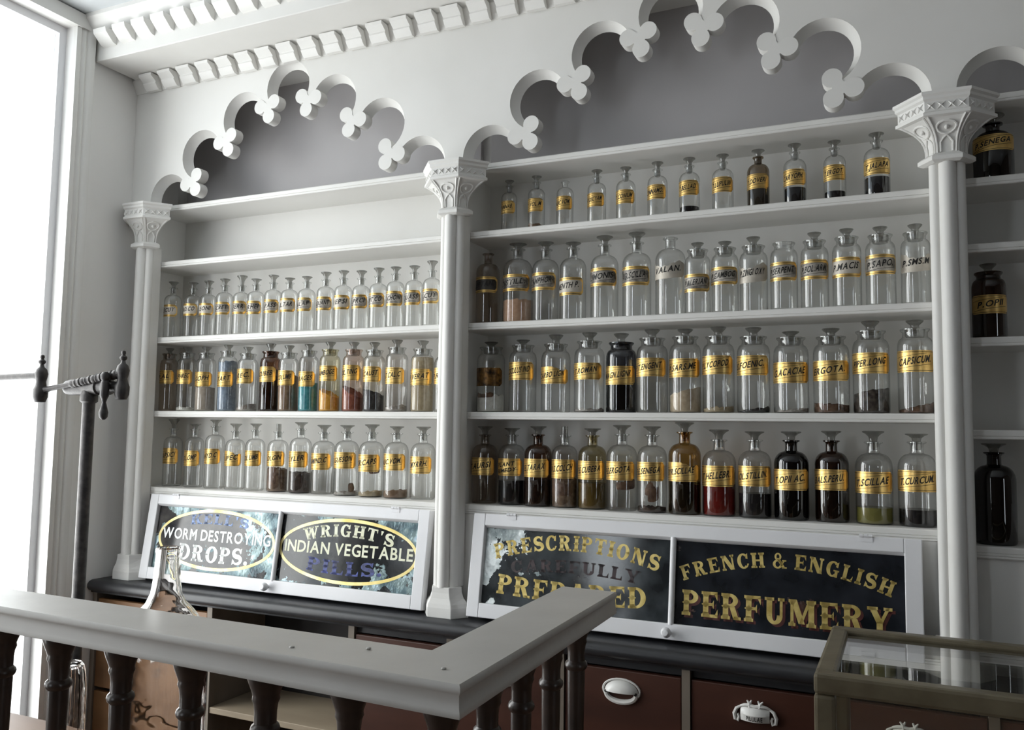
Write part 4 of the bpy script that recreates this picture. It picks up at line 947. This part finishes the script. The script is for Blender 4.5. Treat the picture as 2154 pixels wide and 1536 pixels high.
def rail_arm(a0, b0, a1, b1):
    mb = MB(); n = len(prof); vs = []
    for (a, b) in ((a0,b0),(a1,b1)):
        for (s, z) in prof:
            p = a.lerp(b, s); vs.append((p.x-oz.x, p.y-oz.y, z-oz.z))
    fs = [(k,(k+1)%n,n+(k+1)%n,n+k) for k in range(n)] + [tuple(range(n-1,-1,-1)), tuple(range(n,2*n))]
    return mb.add(vs, fs).build('handrail', M['rail'], ra, smooth=40)
rail_arm(inL, outL, inC, outC); rail_arm(inC, outC, inR, outR)
bp = [(0.024,0.0),(0.024,0.012),(0.017,0.018),(0.020,0.030),(0.0145,0.042),(0.0155,0.10),(0.0165,0.16),(0.017,0.200),(0.0205,0.204),(0.022,0.209),(0.0205,0.214),(0.0165,0.218),(0.0165,0.234),(0.018,0.246),(0.0205,0.252),(0.0195,0.258),(0.0215,0.264),(0.026,0.276),(0.0285,0.284),(0.0285,0.298)]
bm_ = MB().lathe(bp, 24).mesh('baluster', M['turned'], smooth=True)
for (x, y) in [(-1.95,-1.350),(-1.79,-1.354),(-1.635,-1.358),(-1.48,-1.362),(-1.328,-1.366),(-1.174,-1.370),(-1.018,-1.374),(-0.866,-1.378),(-0.714,-1.382),(-0.563,-1.385),(-0.568,-1.240),(-0.572,-1.108),(-0.576,-0.970),(-0.579,-0.835)]:
    inst('baluster', bm_, ra, (x-oz.x, y-oz.y, 0))
nails = MB()
for (x, y) in [(-0.80,-1.405),(-0.555,-1.40),(-0.70,-1.36)]: nails.ball((x-oz.x, y-oz.y, 0.340), 0.004, 0.004, 0.002, 8, 6)
nails.build('nail_heads', M['rail'], ra)

# ================================================================ DISPLAY CASE
dc = thing('display_case', (-0.145, -0.872, 0.95), 'glass display case with olive brown frame in the lower right foreground', 'display case')
L_, D_, H_ = 0.95, 0.405, 0.258; t = 0.034
def bar(name, x0, x1, y0, y1, z0, z1):
    return MB().box(x0, x1, y0, y1, z0, z1).build(name, M['casewood'], dc, bevel=0.006)
bar('frame_bar', 0, L_, 0, t, H_-t, H_); bar('frame_bar', 0, L_, D_-t, D_, H_-t, H_); bar('frame_bar', 0, t, t, D_-t, H_-t, H_); bar('frame_bar', L_-t, L_, t, D_-t, H_-t, H_)
bar('frame_bar', 0, L_, 0, t, 0, t); bar('frame_bar', 0, L_, D_-t, D_, 0, t); bar('frame_bar', 0, t, t, D_-t, 0, t)
for (x, y) in ((0,0),(L_-t,0),(0,D_-t),(L_-t,D_-t)): bar('post', x, x+t, y, y+t, t, H_-t)
MB().box(t, L_-t, t, D_-t, H_-0.012, H_-0.009).build('top_pane', M['caseglass'], dc)
MB().box(t, L_-t, 0.012, 0.015, t, H_-t).build('front_pane', M['caseglass'], dc)
MB().box(0.012, 0.015, t, D_-t, t, H_-t).build('side_pane', M['caseglass'], dc)
MB().box(0.01, L_-0.01, 0.01, D_-0.01, 0.001, 0.012).build('case_floor', M['countwood'], dc)

# ================================================================ GLASSWARE BEHIND THE RAIL
def thick_glass(name, tint):
    mt, t, out = nt(name); p = N(t,'ShaderNodeBsdfPrincipled'); t.links.new(p.outputs[0], out.inputs[0])
    p.inputs['Base Color'].default_value = rgba(tint); p.inputs['Transmission Weight'].default_value = 1.0; p.inputs['Roughness'].default_value = 0.03; p.inputs['IOR'].default_value = 1.46
    nz = N(t,'ShaderNodeTexNoise'); nz.inputs['Scale'].default_value = 14; tc = N(t,'ShaderNodeTexCoord'); t.links.new(tc.outputs['Object'], nz.inputs['Vector'])
    b = N(t,'ShaderNodeBump'); b.inputs['Strength'].default_value = 0.35; b.inputs['Distance'].default_value = 0.01; t.links.new(nz.outputs[0], b.inputs['Height']); t.links.new(b.outputs[0], p.inputs['Normal'])
    return mt
M['thick'] = thick_glass('thick old glass', (0.97,0.95,0.93))
outp = [(0.0001,0.012),(0.05,0.004),(0.070,0.0),(0.078,0.006),(0.080,0.02),(0.080,0.22),(0.077,0.255),(0.068,0.282),(0.052,0.305),(0.036,0.322),(0.028,0.340),(0.0245,0.365),(0.0225,0.395),(0.0215,0.412),(0.0225,0.416),(0.0225,0.422),(0.020,0.4245)]
inp = [(0.0165,0.4235),(0.016,0.412),(0.0175,0.39),(0.020,0.36),(0.0235,0.338),(0.032,0.318),(0.048,0.300),(0.063,0.278),(0.0715,0.253),(0.0745,0.22),(0.0745,0.03),(0.068,0.022),(0.0001,0.024)]
fl = MB().lathe(outp+inp, 40, cap=False).build('glass_flask', M['thick'], None, smooth=True); fl.location = (-1.268, -1.195, 0.9505)
tag(fl, 'clear thick glass flask with tapering neck rising behind the front handrail', 'flask')
jp = [(0.036,0.0),(0.036,0.004),(0.0345,0.10),(0.031,0.135),(0.027,0.150),(0.020,0.157),(0.0001,0.159)]
ji = [(0.0001,0.150),(0.018,0.149),(0.0235,0.145),(0.0275,0.131),(0.031,0.098),(0.0325,0.004),(0.0325,0.0),(0.036,0.0)]
jm = MB().lathe(jp+ji, 12, cap=False); jr = jm.build('upturned_glass', M['thick'], None, smooth=25); jr.location = (-1.60, -1.13, 0.9505)
tag(jr, 'clear ribbed glass turned upside down behind the balusters at left', 'glass')

# ================================================================ GAS STAND
gs = thing('gas_standpipe', (-2.372, -0.50, 0), 'dark iron standpipe with jointed swing arms in front of the window', 'standpipe')
MB().lathe([(0.09,0.0),(0.09,0.012),(0.05,0.02),(0.03,0.035),(0.0195,0.05),(0.0190,1.690)], 20).build('pole', M['iron'], gs, smooth=True)
zt = 1.726
MB().lathe([(0.021,1.675),(0.027,1.680),(0.027,1.700),(0.023,1.706),(0.023,zt)], 18).lathe([(0.018,-0.105),(0.023,-0.100),(0.026,-0.085),(0.026,-0.03),(0.025,0.03),(0.026,0.034),(0.026,0.045),(0.021,0.05),(0.022,0.066),(0.026,0.072),(0.026,0.090),(0.018,0.098),(0.016,0.135)], 18, (0,0,zt), axis='x').build('tee_joint', M['iron'], gs, smooth=True)
def joint(x, y, z, s=1.0):
    mb = MB()
    mb.lathe([(0.004,-0.036*s),(0.016*s,-0.034*s),(0.022*s,-0.018*s),(0.0225*s,0.006*s),(0.017*s,0.018*s),(0.0145*s,0.032*s),(0.018*s,0.046*s),(0.020*s,0.058*s),(0.016*s,0.072*s),(0.008*s,0.080*s),(0.006*s,0.088*s),(0.011*s,0.094*s),(0.011*s,0.100*s),(0.005*s,0.106*s),(0.007*s,0.112*s),(0.006*s,0.118*s),(0.0001,0.121*s)], 16)
    o = mb.build('swivel_joint', M['iron'], gs, smooth=True); o.location = (x, y, z); return o
joint(0.145, 0.0, zt-0.006)
joint(-0.165, -0.05, zt-0.016)
key = MB().lathe([(0.0001,0.045),(0.009,0.044),(0.014,0.036),(0.014,0.024),(0.010,0.018),(0.0135,0.008),(0.0135,-0.030),(0.009,-0.040),(0.006,-0.050),(0.009,-0.062),(0.014,-0.082),(0.0125,-0.096),(0.006,-0.104),(0.0001,-0.105)], 14).build('tap_key', M['iron'], gs, smooth=True); key.location = (0.105, -0.03, zt)
# roped upper arm from the right joint back to the left joint
A = Vector((0.140,-0.002,zt+0.042)); B = Vector((-0.160,-0.05,zt-0.012)); pts = []; rs = []
for k in range(61):
    u = k/60; p = A.lerp(B, u); pts.append(p); rs.append((0.0155-0.004*u)*(1+0.10*math.sin(u*140)) if u < 0.62 else 0.0085+0.004*max(0,(u-0.9)*10))
MB().tube(pts, rs, 10).build('rope_arm', M['iron'], gs, smooth=True)
MB().tube([(-0.165,-0.05,zt+0.036),(-0.205,-0.055,zt+0.036),(-0.40,-0.075,zt+0.030)], [0.0125,0.0105,0.0105], 12).build('outer_arm', M['iron'], gs, smooth=True)
